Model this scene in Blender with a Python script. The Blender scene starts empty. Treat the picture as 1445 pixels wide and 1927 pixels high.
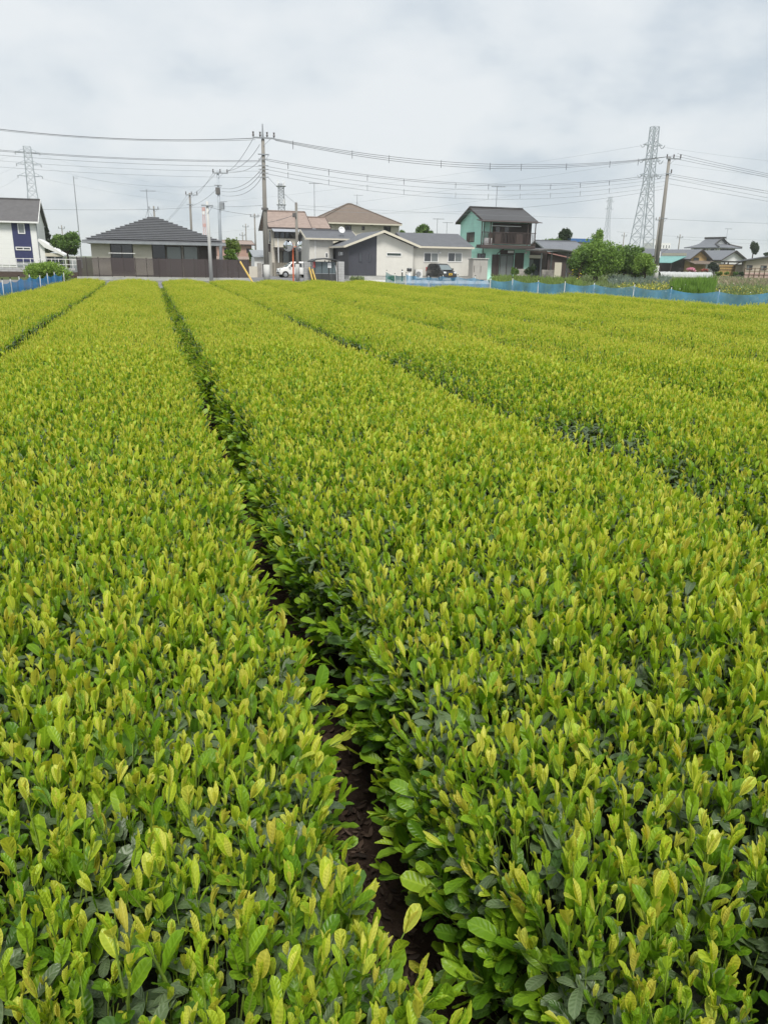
import bpy, math, random
import numpy as np
from mathutils import Vector, Matrix
from math import radians, sin, cos, pi
random.seed(7); RNG = np.random.default_rng(7)
scene = bpy.context.scene
COL = scene.collection

# ------------------------------------------------------------------ camera
PW, PH, FPX = 1445.0, 1927.0, 1447.0
PITCH, ROLL, CZ = radians(18.1), radians(1.0), 1.72
CAM = Vector((0, 0, CZ))
_ul = Vector((0, sin(PITCH), cos(PITCH))); _fw = Vector((0, cos(PITCH), -sin(PITCH))); _rl = Vector((1, 0, 0))
_r = cos(ROLL) * _rl + sin(ROLL) * _ul; _u = -sin(ROLL) * _rl + cos(ROLL) * _ul
cd = bpy.data.cameras.new('camera'); cam = bpy.data.objects.new('camera', cd); COL.objects.link(cam)
cd.sensor_fit = 'VERTICAL'; cd.sensor_height = 36.0; cd.lens = FPX / PH * 36.0
cd.clip_start = 0.05; cd.clip_end = 6000
cam.matrix_world = Matrix(((_r.x, _u.x, -_fw.x, 0), (_r.y, _u.y, -_fw.y, 0), (_r.z, _u.z, -_fw.z, CZ), (0, 0, 0, 1)))
scene.camera = cam

# ------------------------------------------------------------------ sky, sun, exposure
SUN_EL, SUN_AZ = radians(57), radians(174)      # azimuth clockwise from +Y
world = bpy.data.worlds.new('World'); scene.world = world; world.use_nodes = True
def world_nodes():
    nt = world.node_tree; nt.nodes.clear(); N = nt.nodes.new; L = nt.links.new
    out = N('ShaderNodeOutputWorld'); bg = N('ShaderNodeBackground'); L(bg.outputs[0], out.inputs[0])
    sky = N('ShaderNodeTexSky'); sky.sky_type = 'NISHITA'; sky.sun_disc = False
    sky.sun_elevation = SUN_EL; sky.sun_rotation = SUN_AZ; sky.dust_density = 3.0
    tc = N('ShaderNodeTexCoord'); sep = N('ShaderNodeSeparateXYZ'); L(tc.outputs['Generated'], sep.inputs[0])
    zz = N('ShaderNodeMath'); zz.operation = 'MAXIMUM'; zz.inputs[1].default_value = 0.0; L(sep.outputs[2], zz.inputs[0])
    za = N('ShaderNodeMath'); za.operation = 'ADD'; za.inputs[1].default_value = 0.42; L(zz.outputs[0], za.inputs[0])
    dv = N('ShaderNodeVectorMath'); dv.operation = 'DIVIDE'; cmb = N('ShaderNodeCombineXYZ')
    for i in range(2): L(za.outputs[0], cmb.inputs[i])
    cmb.inputs[2].default_value = 1.0
    L(tc.outputs['Generated'], dv.inputs[0]); L(cmb.outputs[0], dv.inputs[1])
    n1 = N('ShaderNodeTexNoise'); n1.inputs['Scale'].default_value = 2.5; n1.inputs['Detail'].default_value = 6; n1.inputs['Roughness'].default_value = 0.52
    n1.inputs['Distortion'].default_value = 0.1
    mp = N('ShaderNodeMapping'); mp.inputs['Location'].default_value = (5.3, 2.2, 0.9); L(dv.outputs[0], mp.inputs[0]); L(mp.outputs[0], n1.inputs['Vector'])
    rp = N('ShaderNodeValToRGB'); L(n1.outputs['Fac'], rp.inputs[0]); e = rp.color_ramp.elements
    e[0].position = 0.37; e[0].color = (0.240, 0.270, 0.300, 1); e[1].position = 0.57; e[1].color = (0.335, 0.350, 0.362, 1)
    m = rp.color_ramp.elements.new(0.47); m.color = (0.305, 0.326, 0.344, 1)
    skm = N('ShaderNodeVectorMath'); skm.operation = 'SCALE'; skm.inputs['Scale'].default_value = 0.06; L(sky.outputs[0], skm.inputs[0])
    mx = N('ShaderNodeMix'); mx.data_type = 'RGBA'; mx.inputs['Factor'].default_value = 0.95
    L(skm.outputs[0], mx.inputs['A']); L(rp.outputs[0], mx.inputs['B'])
    L(mx.outputs['Result'], bg.inputs['Color']); bg.inputs['Strength'].default_value = 1.0
world_nodes()
sd = bpy.data.lights.new('sun', 'SUN'); sun = bpy.data.objects.new('sun', sd); COL.objects.link(sun)
sd.energy = 1.5; sd.angle = radians(16); sd.color = (1.0, 0.96, 0.89)
sdir = Vector((sin(SUN_AZ) * cos(SUN_EL), cos(SUN_AZ) * cos(SUN_EL), sin(SUN_EL)))
sun.rotation_euler = sdir.to_track_quat('Z', 'Y').to_euler(); sun.location = (0, 0, 60)
vs = scene.view_settings; vs.view_transform = 'Standard'; vs.look = 'None'; vs.exposure = 1.34; vs.gamma = 1.0; vs.use_curve_mapping = False
scene.render.engine = 'CYCLES'; cy = scene.cycles
cy.use_denoising = True; cy.max_bounces = 8; cy.diffuse_bounces = 3; cy.glossy_bounces = 2; cy.transmission_bounces = 4; cy.transparent_max_bounces = 8; cy.volume_bounces = 2
cy.caustics_reflective = False; cy.caustics_refractive = False

# ------------------------------------------------------------------ geometry helpers
def ray(px, py):
    x = (px - PW / 2) / FPX; y = -(py - PH / 2) / FPX
    return (_r * x + _u * y + _fw)
def U(px, py, D):
    d = ray(px, py); return CAM + d * (D / d.y)
def G(px, D):                       # ground point under pixel column px (near the horizon) at depth D
    p = U(px, 505, D); return Vector((p.x, D, 0))
RZ = radians(16.6); AV = Vector((cos(RZ), sin(RZ), 0)); BV = Vector((-sin(RZ), cos(RZ), 0))
def R2W(l, s, z=0.0): return AV * l + BV * s + Vector((0, 0, z))

class Frame:                         # upright frame: u along the front, v backwards, z up
    def __init__(self, px, D, rz=RZ, z=0.0):
        self.o = G(px, D); self.o.z = z; self.rz = rz
        self.a = Vector((cos(rz), sin(rz), 0)); self.b = Vector((-sin(rz), cos(rz), 0))
    def __call__(self, px, py, v=0.0):
        d = ray(px, py); q = self.o + self.b * v
        t = (q - CAM).dot(self.b) / d.dot(self.b); p = CAM + d * t
        return (p - self.o).dot(self.a), p.z - self.o.z

class MB:
    def __init__(self, M=None): self.v = []; self.f = []; self.M = M
    def add(self, vs, fs):
        n = len(self.v)
        if self.M is not None: vs = [self.M @ Vector(p) for p in vs]
        self.v += [tuple(p) for p in vs]; self.f += [tuple(i + n for i in f) for f in fs]; return self
    def box(self, x0, x1, y0, y1, z0, z1):
        x0, x1 = sorted((x0, x1)); y0, y1 = sorted((y0, y1)); z0, z1 = sorted((z0, z1))
        return self.add([(x0,y0,z0),(x1,y0,z0),(x1,y1,z0),(x0,y1,z0),(x0,y0,z1),(x1,y0,z1),(x1,y1,z1),(x0,y1,z1)],
            [(0,3,2,1),(4,5,6,7),(0,1,5,4),(1,2,6,5),(2,3,7,6),(3,0,4,7)])
    def prism(self, pts, v0, v1):            # outline in (u,z), extruded from v0 to v1
        n = len(pts); a = [(p[0], v0, p[1]) for p in pts]; b = [(p[0], v1, p[1]) for p in pts]
        return self.add(a + b, [tuple(range(n)), tuple(range(2 * n - 1, n - 1, -1))] + [(i, i + n, (i + 1) % n + n, (i + 1) % n) for i in range(n)])
    def prism_u(self, pts, u0, u1):          # outline in (v,z), extruded along u
        n = len(pts); a = [(u0, p[0], p[1]) for p in pts]; b = [(u1, p[0], p[1]) for p in pts]
        return self.add(a + b, [tuple(range(n - 1, -1, -1)), tuple(range(n, 2 * n))] + [(i, (i + 1) % n, (i + 1) % n + n, i + n) for i in range(n)])
    def slab(self, q, t):                    # polygon q with thickness t straight down
        n = len(q); lo = [(p[0], p[1], p[2] - t) for p in q]
        return self.add(list(q) + lo, [tuple(range(n)), tuple(range(2 * n - 1, n - 1, -1))] + [(i, i + n, (i + 1) % n + n, (i + 1) % n) for i in range(n)])
    def tube(self, pts, r, n=6, cap=True):
        pts = [Vector(p) for p in pts]; rs = r if isinstance(r, (list, tuple)) else [r] * len(pts)
        vs = []; fs = []; up = None
        for i, p in enumerate(pts):
            t = (pts[min(i + 1, len(pts) - 1)] - pts[max(i - 1, 0)]).normalized()
            if up is None: up = Vector((0, 0, 1)) if abs(t.z) < .9 else Vector((1, 0, 0))
            a = t.cross(up).normalized(); b = a.cross(t)
            for k in range(n):
                w = 2 * pi * (k + .5) / n; vs.append(p + a * (cos(w) * rs[i]) + b * (sin(w) * rs[i]))
        for i in range(len(pts) - 1):
            for k in range(n):
                k2 = (k + 1) % n; fs.append((i * n + k, (i + 1) * n + k, (i + 1) * n + k2, i * n + k2))
        if cap: fs += [tuple(range(n)), tuple(range(len(vs) - 1, len(vs) - n - 1, -1))]
        return self.add(vs, fs)
    def disc(self, c, nrm, r, t, n=18, dome=0.0):    # round plate, optionally domed
        c = Vector(c); nrm = Vector(nrm).normalized(); up = Vector((0, 0, 1)) if abs(nrm.z) < .9 else Vector((1, 0, 0))
        a = nrm.cross(up).normalized(); b = a.cross(nrm); vs = []; fs = []
        rings = [(-t, r), (0, r), (dome * .55, r * .7), (dome * .9, r * .35)]
        for h, rr in rings:
            for k in range(n): w = 2 * pi * k / n; vs.append(c + nrm * h + a * (cos(w) * rr) + b * (sin(w) * rr))
        for i in range(len(rings) - 1):
            for k in range(n): fs.append((i * n + k, i * n + (k + 1) % n, (i + 1) * n + (k + 1) % n, (i + 1) * n + k))
        vs.append(c + nrm * dome); m = len(vs) - 1; o = (len(rings) - 1) * n
        fs += [(o + k, o + (k + 1) % n, m) for k in range(n)] + [tuple(range(n - 1, -1, -1))]
        return self.add(vs, fs)
    def mesh(self, name):
        me = bpy.data.meshes.new(name); me.from_pydata(self.v, [], self.f); me.update(); return me
    def build(self, name, mat, parent=None, bevel=0.0, smooth=False):
        me = self.mesh(name); me.materials.append(M(mat))
        if smooth: me.polygons.foreach_set('use_smooth', [True] * len(me.polygons))
        o = bpy.data.objects.new(name, me); COL.objects.link(o)
        if parent is not None: o.parent = parent
        if bevel:
            b = o.modifiers.new('bevel', 'BEVEL'); b.width = bevel; b.segments = 2
        return o

def tag(o, label=None, cat=None, group=None, kind=None):
    if label: o['label'] = label
    if cat: o['category'] = cat
    if group: o['group'] = group
    if kind: o['kind'] = kind
    return o
def thing(name, label, cat, loc=(0, 0, 0), rz=0.0, group=None):
    o = bpy.data.objects.new(name, None); COL.objects.link(o); o.empty_display_size = .2
    o.location = loc; o.rotation_euler = (0, 0, rz); return tag(o, label, cat, group)
def hthing(name, label, cat, F, group=None): return thing(name, label, cat, F.o, F.rz, group)
def inst(name, me, mat, parent, loc=None, M4=None):
    o = bpy.data.objects.new(name, me); COL.objects.link(o); o.parent = parent
    if M4 is not None: o.matrix_local = M4
    elif loc is not None: o.location = loc
    return o
def npmesh(name, V, Fq, mat, parent=None, smooth=False):
    me = bpy.data.meshes.new(name); V = np.asarray(V, np.float32); Fq = np.asarray(Fq, np.int32); k = Fq.shape[1]
    me.vertices.add(len(V)); me.vertices.foreach_set('co', V.ravel())
    me.loops.add(Fq.size); me.loops.foreach_set('vertex_index', Fq.ravel())
    me.polygons.add(len(Fq)); me.polygons.foreach_set('loop_start', np.arange(0, Fq.size, k, dtype=np.int32))
    if smooth: me.polygons.foreach_set('use_smooth', np.ones(len(Fq), bool))
    me.update(); me.validate()
    me.materials.append(M(mat)); o = bpy.data.objects.new(name, me); COL.objects.link(o)
    if parent is not None: o.parent = parent
    return o

# ------------------------------------------------------------------ materials
MATS = {}
def M(n): return MATS[n] if isinstance(n, str) else n
def mat(name, col, rough=.7, var=.12, scale=3.0, bump=0.0, bscale=40.0, metal=0.0, spec=.5, lines=None, stain=0.0, streak=False):
    m = bpy.data.materials.new(name); m.use_nodes = True; nt = m.node_tree; N = nt.nodes.new; L = nt.links.new
    b = nt.nodes['Principled BSDF']; b.inputs['Roughness'].default_value = rough; b.inputs['Metallic'].default_value = metal
    b.inputs['Specular IOR Level'].default_value = spec
    tc = N('ShaderNodeTexCoord'); no = N('ShaderNodeTexNoise'); no.inputs['Scale'].default_value = scale; no.inputs['Detail'].default_value = 6
    no.inputs['Roughness'].default_value = .6
    if streak:
        mp = N('ShaderNodeMapping'); mp.inputs['Scale'].default_value = (1, 1, .12); L(tc.outputs['Object'], mp.inputs[0]); L(mp.outputs[0], no.inputs['Vector'])
    else: L(tc.outputs['Object'], no.inputs['Vector'])
    rp = N('ShaderNodeValToRGB'); L(no.outputs['Fac'], rp.inputs[0]); e = rp.color_ramp.elements
    c = Vector(col); e[0].position = .28; e[1].position = .72
    e[0].color = (*(c * (1 - var)), 1); e[1].color = (*(c * (1 + var)), 1)
    last = rp.outputs[0]
    if stain:
        n2 = N('ShaderNodeTexNoise'); n2.inputs['Scale'].default_value = scale * .35; n2.inputs['Detail'].default_value = 8; L(tc.outputs['Object'], n2.inputs['Vector'])
        r2 = N('ShaderNodeValToRGB'); L(n2.outputs['Fac'], r2.inputs[0]); r2.color_ramp.elements[0].position = .5; r2.color_ramp.elements[1].position = .7
        r2.color_ramp.elements[0].color = (1, 1, 1, 1); r2.color_ramp.elements[1].color = (1 - stain, 1 - stain, 1 - stain * .95, 1)
        mu = N('ShaderNodeMix'); mu.data_type = 'RGBA'; mu.blend_type = 'MULTIPLY'; mu.inputs['Factor'].default_value = 1
        L(last, mu.inputs['A']); L(r2.outputs[0], mu.inputs['B']); last = mu.outputs['Result']
    hgt = None
    if lines:                                # (axis, spacing, joint share, joint darkness)
        ax, sp, sh, dk = lines
        se = N('ShaderNodeSeparateXYZ'); L(tc.outputs['Object'], se.inputs[0])
        md = N('ShaderNodeMath'); md.operation = 'MODULO'; md.inputs[1].default_value = sp
        ad = N('ShaderNodeMath'); ad.operation = 'ADD'; ad.inputs[1].default_value = 500 * sp
        L(se.outputs['XYZ'.index(ax)], ad.inputs[0]); L(ad.outputs[0], md.inputs[0])
        lt = N('ShaderNodeMath'); lt.operation = 'LESS_THAN'; lt.inputs[1].default_value = sp * sh; L(md.outputs[0], lt.inputs[0])
        mu = N('ShaderNodeMix'); mu.data_type = 'RGBA'; mu.blend_type = 'MULTIPLY'; mu.inputs['B'].default_value = (dk, dk, dk, 1)
        L(lt.outputs[0], mu.inputs['Factor']); L(last, mu.inputs['A']); last = mu.outputs['Result']
        dvv = N('ShaderNodeMath'); dvv.operation = 'DIVIDE'; dvv.inputs[1].default_value = sp; L(md.outputs[0], dvv.inputs[0]); hgt = dvv.outputs[0]
    L(last, b.inputs['Base Color'])
    if bump:
        nb = N('ShaderNodeTexNoise'); nb.inputs['Scale'].default_value = bscale; nb.inputs['Detail'].default_value = 4; L(tc.outputs['Object'], nb.inputs['Vector'])
        bp = N('ShaderNodeBump'); bp.inputs['Strength'].default_value = bump; bp.inputs['Distance'].default_value = .02
        L(hgt if hgt else nb.outputs['Fac'], bp.inputs['Height']); L(bp.outputs[0], b.inputs['Normal'])
    MATS[name] = m; return m
def glass(name, col, rough=.06):
    m = mat(name, col, rough, var=.05, spec=.8); return m
def leafmat(name, c0, c1, trans=.3, rough=.5, alpha=0):
    m = bpy.data.materials.new(name); m.use_nodes = True; nt = m.node_tree; N = nt.nodes.new; L = nt.links.new
    b = nt.nodes['Principled BSDF']; b.inputs['Roughness'].default_value = rough; b.inputs['Specular IOR Level'].default_value = .35
    ge = N('ShaderNodeNewGeometry'); rp = N('ShaderNodeValToRGB'); L(ge.outputs['Random Per Island'], rp.inputs[0])
    rp.color_ramp.elements[0].color = (*c0, 1); rp.color_ramp.elements[1].color = (*c1, 1)
    L(rp.outputs[0], b.inputs['Base Color']); tr = N('ShaderNodeBsdfTranslucent'); L(rp.outputs[0], tr.inputs['Color'])
    mx = N('ShaderNodeMixShader'); mx.inputs[0].default_value = trans; L(b.outputs[0], mx.inputs[1]); L(tr.outputs[0], mx.inputs[2])
    L(mx.outputs[0], nt.nodes['Material Output'].inputs['Surface']); MATS[name] = m; return m

mat('soil', (.046, .031, .023), .95, .45, 6, .8, 30, spec=.15)
mat('grass_ground', (.075, .095, .035), .95, .4, .8, .5, 6, spec=.1)
mat('asphalt', (.19, .19, .195), .9, .15, 1.5, .3, 60, spec=.3, stain=.2)
mat('concrete', (.42, .42, .40), .9, .14, 2.5, .2, 40, stain=.25)
mat('concrete_light', (.56, .56, .54), .9, .10, 2.0, .15, 40, stain=.2)
mat('pole_concrete', (.225, .212, .190), .85, .18, 4, .2, 40, streak=True)
mat('pole_pale', (.50, .50, .48), .85, .12, 4, .1, 40, streak=True)
mat('pole_dark', (.13, .125, .12), .8, .2, 4)
mat('steel', (.30, .32, .34), .55, .12, 3, metal=.3)
mat('steel_blue', (.40, .44, .48), .6, .10, 2)
mat('cable', (.12, .125, .13), .6, .05)
mat('cable_grey', (.27, .29, .305), .6, .05)
mat('porcelain', (.10, .09, .09), .3, .05)
mat('white_paint', (.76, .76, .75), .55, .04, 3)
mat('white_wall', (.78, .785, .77), .75, .03, 2, .25, 1, lines=('Z', .45, .06, .90))
mat('navy_wall', (.030, .036, .115), .7, .06, 2, .2, 1, lines=('Z', .45, .05, .8))
mat('pale_wall', (.60, .585, .54), .8, .05, 1.5, .1, 40, stain=.06, lines=('X', .9, .012, .86))
mat('beige_wall', (.63, .585, .50), .85, .06, 1.5, .15, 40, stain=.10)
mat('beige_wall_grey', (.56, .525, .47), .85, .05, 1.5, .15, 40, stain=.06)
mat('charcoal_wall', (.046, .048, .062), .65, .08, 1.5, .15, 1, lines=('X', .45, .03, .7))
mat('mint_wall', (.45, .79, .67), .75, .06, 1.5, .2, 1, lines=('Z', .4, .05, .86), stain=.08)
mat('ochre_wall', (.42, .285, .125), .85, .10, 1.0, .1, 30, stain=.12)
mat('tan_wall', (.46, .40, .32), .85, .08, 1.0, .1, 30)
mat('brick_pink', (.40, .26, .21), .85, .1, 2)
mat('dark_brown', (.046, .035, .033), .65, .12, 3)
mat('brown_metal', (.080, .060, .055), .55, .10, 3, metal=.2)
mat('fence_brown', (.060, .046, .046), .6, .10, 5)
mat('roof_grey', (.115, .120, .132), .6, .12, 2, .3, 1, lines=('Y', .30, .10, .75))
mat('roof_slate', (.135, .140, .155), .32, .16, 1.2, .15, 30)
mat('roof_greyblue', (.155, .165, .185), .6, .10, 2, .3, 1, lines=('X', .26, .2, .72))
mat('roof_tile_dark', (.055, .052, .052), .4, .2, 3, .5, 1, lines=('X', .27, .22, .5))
mat('roof_brown', (.165, .130, .105), .8, .12, 2, .3, 1, lines=('Z', .14, .15, .75))
mat('roof_pink', (.30, .232, .200), .8, .16, 3, .3, 1, lines=('Z', .16, .2, .72))
mat('roof_left', (.105, .102, .105), .8, .14, 2, .3, 1, lines=('Z', .14, .2, .8))
mat('roof_teal', (.16, .34, .32), .6, .1, 2)
mat('roof_red', (.36, .19, .17), .8, .1, 2)
mat('awning', (.34, .36, .40), .35, .06, 2)
mat('shutter', (.22, .20, .165), .7, .06, 2, .2, 1, lines=('Z', .1, .2, .8))
mat('shed_grey', (.36, .345, .32), .55, .05, 2, .2, 1, lines=('X', .16, .12, .75))
mat('block', (.46, .465, .465), .92, .12, 3, .3, 50, stain=.25)
mat('old_block', (.33, .31, .285), .95, .2, 2, .3, 40, stain=.5)
mat('smoke_steel', (.05, .052, .055), .55, .35, 3, streak=True)
mat('yellow_guard', (.72, .50, .14), .6, .06, 4)
mat('orange_post', (.62, .13, .045), .5, .08, 4)
mat('mirror', (.80, .83, .85), .03, .02, metal=1.0)
mat('red_paint', (.42, .05, .05), .6, .1)
mat('blue_paint', (.05, .14, .35), .5, .1)
mat('paper', (.78, .79, .80), .8, .03)
mat('car_black', (.025, .026, .028), .25, .05, spec=.7)
mat('car_white', (.74, .74, .72), .28, .03, spec=.6)
mat('tyre', (.02, .02, .02), .85, .1)
mat('alloy', (.45, .46, .47), .35, .05, metal=.7)
mat('lamp_clear', (.62, .64, .66), .12, .05)
mat('plate_yellow', (.80, .50, .03), .6, .03)
mat('plate_ink', (.02, .02, .02), .6, .03)
mat('bamboo', (.46, .31, .12), .8, .12, 2, .2, 1, lines=('X', .12, .15, .75))
mat('tunnel_film', (.42, .435, .43), .5, .06, 1)
mat('bark', (.085, .062, .045), .9, .3, 12, .5, 30)
mat('twig', (.13, .085, .055), .85, .3, 20)
mat('ivory', (.60, .56, .46), .7, .05)
mat('tower_red', (.60, .36, .34), .7, .05)
mat('plaster_pink', (.50, .36, .32), .85, .08)
mat('roof_edge_lit', (.155, .157, .165), .5, .1); glass('glass_dark', (.018, .020, .024)); glass('glass_curtain', (.20, .22, .22), .12); glass('glass_mid', (.050, .056, .065), .08)
glass('glass_green', (.02, .035, .03)); glass('windscreen', (.16, .20, .21), .05); glass('shelter_glass', (.11, .14, .155), .12)
leafmat('crown_mid', (.055, .110, .022), (.17, .285, .055), .38); leafmat('crown_dark', (.014, .032, .012), (.045, .082, .024))
leafmat('crown_light', (.095, .180, .028), (.25, .39, .065), .38); leafmat('crown_bright', (.13, .23, .035), (.32, .47, .085), .42); leafmat('crown_yellow', (.085, .140, .02), (.22, .30, .05))
leafmat('conifer', (.014, .028, .014), (.040, .062, .030)); leafmat('weed_mid', (.115, .180, .035), (.24, .33, .085))
leafmat('weed_bright', (.085, .18, .024), (.24, .40, .065), .38); leafmat('weed_dull', (.13, .19, .07), (.26, .32, .13))
leafmat('weed_blue', (.13, .19, .15), (.26, .31, .25)); leafmat('flower_yellow', (.62, .50, .03), (.80, .68, .06), .2)
leafmat('flower_white', (.60, .60, .55), (.78, .78, .74), .2); leafmat('flower_pink', (.62, .22, .33), (.80, .42, .50), .25)
leafmat('flower_red', (.28, .07, .06), (.40, .12, .09), .2); leafmat('weed_tan', (.30, .25, .16), (.44, .37, .25))
leafmat('litter', (.022, .015, .011), (.10, .066, .046), .05, .7)

def netmat(name, col, a):
    m = bpy.data.materials.new(name); m.use_nodes = True; nt = m.node_tree; N = nt.nodes.new; L = nt.links.new
    b = nt.nodes['Principled BSDF']; b.inputs['Roughness'].default_value = .75
    tc = N('ShaderNodeTexCoord'); no = N('ShaderNodeTexNoise'); no.inputs['Scale'].default_value = 2.2; no.inputs['Detail'].default_value = 5; L(tc.outputs['Object'], no.inputs['Vector'])
    rp = N('ShaderNodeValToRGB'); L(no.outputs['Fac'], rp.inputs[0]); c = Vector(col)
    rp.color_ramp.elements[0].position = .3; rp.color_ramp.elements[1].position = .7
    rp.color_ramp.elements[0].color = (*(c * .8), 1); rp.color_ramp.elements[1].color = (*(c * 1.2), 1); L(rp.outputs[0], b.inputs['Base Color'])
    tp = N('ShaderNodeBsdfTransparent'); mx = N('ShaderNodeMixShader'); L(tp.outputs[0], mx.inputs[1]); L(b.outputs[0], mx.inputs[2])
    mr = N('ShaderNodeMapRange'); mr.inputs['From Min'].default_value = .3; mr.inputs['From Max'].default_value = .7
    mr.inputs['To Min'].default_value = a - .1; mr.inputs['To Max'].default_value = a + .1; L(no.outputs['Fac'], mr.inputs['Value']); L(mr.outputs[0], mx.inputs[0])
    L(mx.outputs[0], nt.nodes['Material Output'].inputs['Surface']); MATS[name] = m
netmat('blue_net', (.035, .27, .66), .84); netmat('blue_net_pale', (.11, .36, .62), .60); netmat('green_net', (.03, .20, .22), .6)
netmat('poly_roof', (.20, .19, .18), .75)

def tealeaf():
    m = bpy.data.materials.new('tea_leaf'); m.use_nodes = True; nt = m.node_tree; N = nt.nodes.new; L = nt.links.new
    b = nt.nodes['Principled BSDF']
    at = N('ShaderNodeAttribute'); at.attribute_name = 'lf'; se = N('ShaderNodeSeparateColor'); L(at.outputs['Color'], se.inputs[0])
    oi = N('ShaderNodeObjectInfo')
    def math(op, a, b2, c=None):
        n = N('ShaderNodeMath'); n.operation = op
        for i, v in enumerate((a, b2, c)):
            if v is None: continue
            if hasattr(v, 'default_value'): L(v, n.inputs[i])
            else: n.inputs[i].default_value = v
        return n.outputs[0]
    age = math('MULTIPLY_ADD', math('SUBTRACT', oi.outputs['Random'], .5), .16, math('MULTIPLY_ADD', math('SUBTRACT', se.outputs[1], .5), .16, se.outputs[0]))
    rp = N('ShaderNodeValToRGB'); L(age, rp.inputs[0]); cr = rp.color_ramp
    st = [(0.0, (.060, .095, .042)), (.16, (.105, .150, .070)), (.30, (.045, .110, .012)), (.48, (.115, .255, .013)), (.68, (.245, .415, .025)), (.84, (.410, .520, .042)), (1.0, (.60, .62, .12))]
    cr.elements[0].position = 0; cr.elements[0].color = (*st[0][1], 1); cr.elements[1].position = 1; cr.elements[1].color = (*st[-1][1], 1)
    for p, c in st[1:-1]: e = cr.elements.new(p); e.color = (*c, 1)
    # pale midrib
    mid = math('LESS_THAN', se.outputs[2], .10)
    mx = N('ShaderNodeMix'); mx.data_type = 'RGBA'; mx.blend_type = 'MULTIPLY'; L(math('MULTIPLY', mid, .6), mx.inputs['Factor'])
    L(rp.outputs[0], mx.inputs['A']); mx.inputs['B'].default_value = (1.5, 1.35, 1.6, 1)
    # a few bronze tips
    br = math('MULTIPLY', math('GREATER_THAN', se.outputs[1], .90), math('MULTIPLY', math('GREATER_THAN', se.outputs[0], .78), .42))
    m2 = N('ShaderNodeMix'); m2.data_type = 'RGBA'; L(br, m2.inputs['Factor']); L(mx.outputs['Result'], m2.inputs['A']); m2.inputs['B'].default_value = (.36, .29, .04, 1)
    mg = N('ShaderNodeMix'); mg.data_type = 'RGBA'; mg.blend_type = 'MULTIPLY'; L(math('MULTIPLY', math('GREATER_THAN', se.outputs[2], .86), .7), mg.inputs['Factor'])
    L(m2.outputs['Result'], mg.inputs['A']); mg.inputs['B'].default_value = (1.35, 1.22, 1.3, 1)  # margin brightened in colour to imitate light glowing through the leaf edge
    col = mg.outputs['Result']; L(col, b.inputs['Base Color'])
    # quilting between the side veins
    wv = math('SINE', math('SUBTRACT', math('MULTIPLY', at.outputs['Alpha'], 46.0), math('MULTIPLY', se.outputs[2], 7.0)), 0.0)
    bp = N('ShaderNodeBump'); bp.inputs['Strength'].default_value = .8; bp.inputs['Distance'].default_value = .0016
    L(math('MULTIPLY', wv, math('MULTIPLY', se.outputs[2], math('SUBTRACT', 1.05, se.outputs[2]))), bp.inputs['Height']); L(bp.outputs[0], b.inputs['Normal'])
    b.inputs['Roughness'].default_value = .40; b.inputs['Specular IOR Level'].default_value = .42
    tr = N('ShaderNodeBsdfTranslucent'); t2 = N('ShaderNodeMix'); t2.data_type = 'RGBA'; t2.blend_type = 'MULTIPLY'; t2.inputs['Factor'].default_value = 1
    L(col, t2.inputs['A']); t2.inputs['B'].default_value = (1.5, 1.35, .55, 1); L(t2.outputs['Result'], tr.inputs['Color'])
    ms = N('ShaderNodeMixShader'); tf = math('MULTIPLY', math('MINIMUM', math('MULTIPLY', se.outputs[0], 2.2), 1.0), .42); L(tf, ms.inputs[0]); L(b.outputs[0], ms.inputs[1]); L(tr.outputs[0], ms.inputs[2])
    L(ms.outputs[0], nt.nodes['Material Output'].inputs['Surface']); MATS['tea_leaf'] = m
tealeaf()
mat('tea_stem', (.16, .24, .03), .6, .2, 20)
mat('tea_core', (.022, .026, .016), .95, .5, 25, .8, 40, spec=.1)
# ------------------------------------------------------------------ ground, roads, lots
def sheet(name, pts, z, m, kind='structure'):
    b = MB(); b.add([(p[0], p[1], z) for p in pts], [tuple(range(len(pts)))])
    return tag(b.build(name, m), kind=kind)
sheet('ground', [(-1600, -60), (1600, -60), (1600, 2600), (-1600, 2600)], 0, 'grass_ground')
def lsq(l0, l1, s0, s1): return [tuple(R2W(l, s)[:2]) for l, s in ((l0, s0), (l1, s0), (l1, s1), (l0, s1))]
FE = [(17.6, 6.0), (9.35, 32.6)]                # right field edge (l, s)
def edge_l(s): return FE[0][0] + (FE[1][0] - FE[0][0]) * (s - FE[0][1]) / (FE[1][1] - FE[0][1])
sheet('field_soil', [tuple(R2W(l, s)[:2]) for l, s in ((-4.2, -3), (20.6, -3), (10.0, 33.4), (-4.2, 33.4))], .004, 'soil')
sheet('headland', lsq(-30, 30, 33.5, 47), .006, 'grass_ground')
sheet('road', lsq(-120, 160, 47, 61.5), .010, 'asphalt')
FS = Frame(520, 66)
sheet('side_road', lsq((FS.o.dot(AV)) - 4.6, FS.o.dot(AV) + 1.2, 61.5, 240), .012, 'asphalt')
FY = Frame(730, 76)
ylo = FY.o.dot(AV); slo = FY.o.dot(BV)
sheet('driveway', lsq(ylo - 4.0, ylo + 14, 61.5, slo + 10), .014, 'concrete_light')
sheet('house_yard', lsq(ylo - 15.2, ylo - 4.0, 61.5, slo + 25), .014, 'asphalt')

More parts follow.
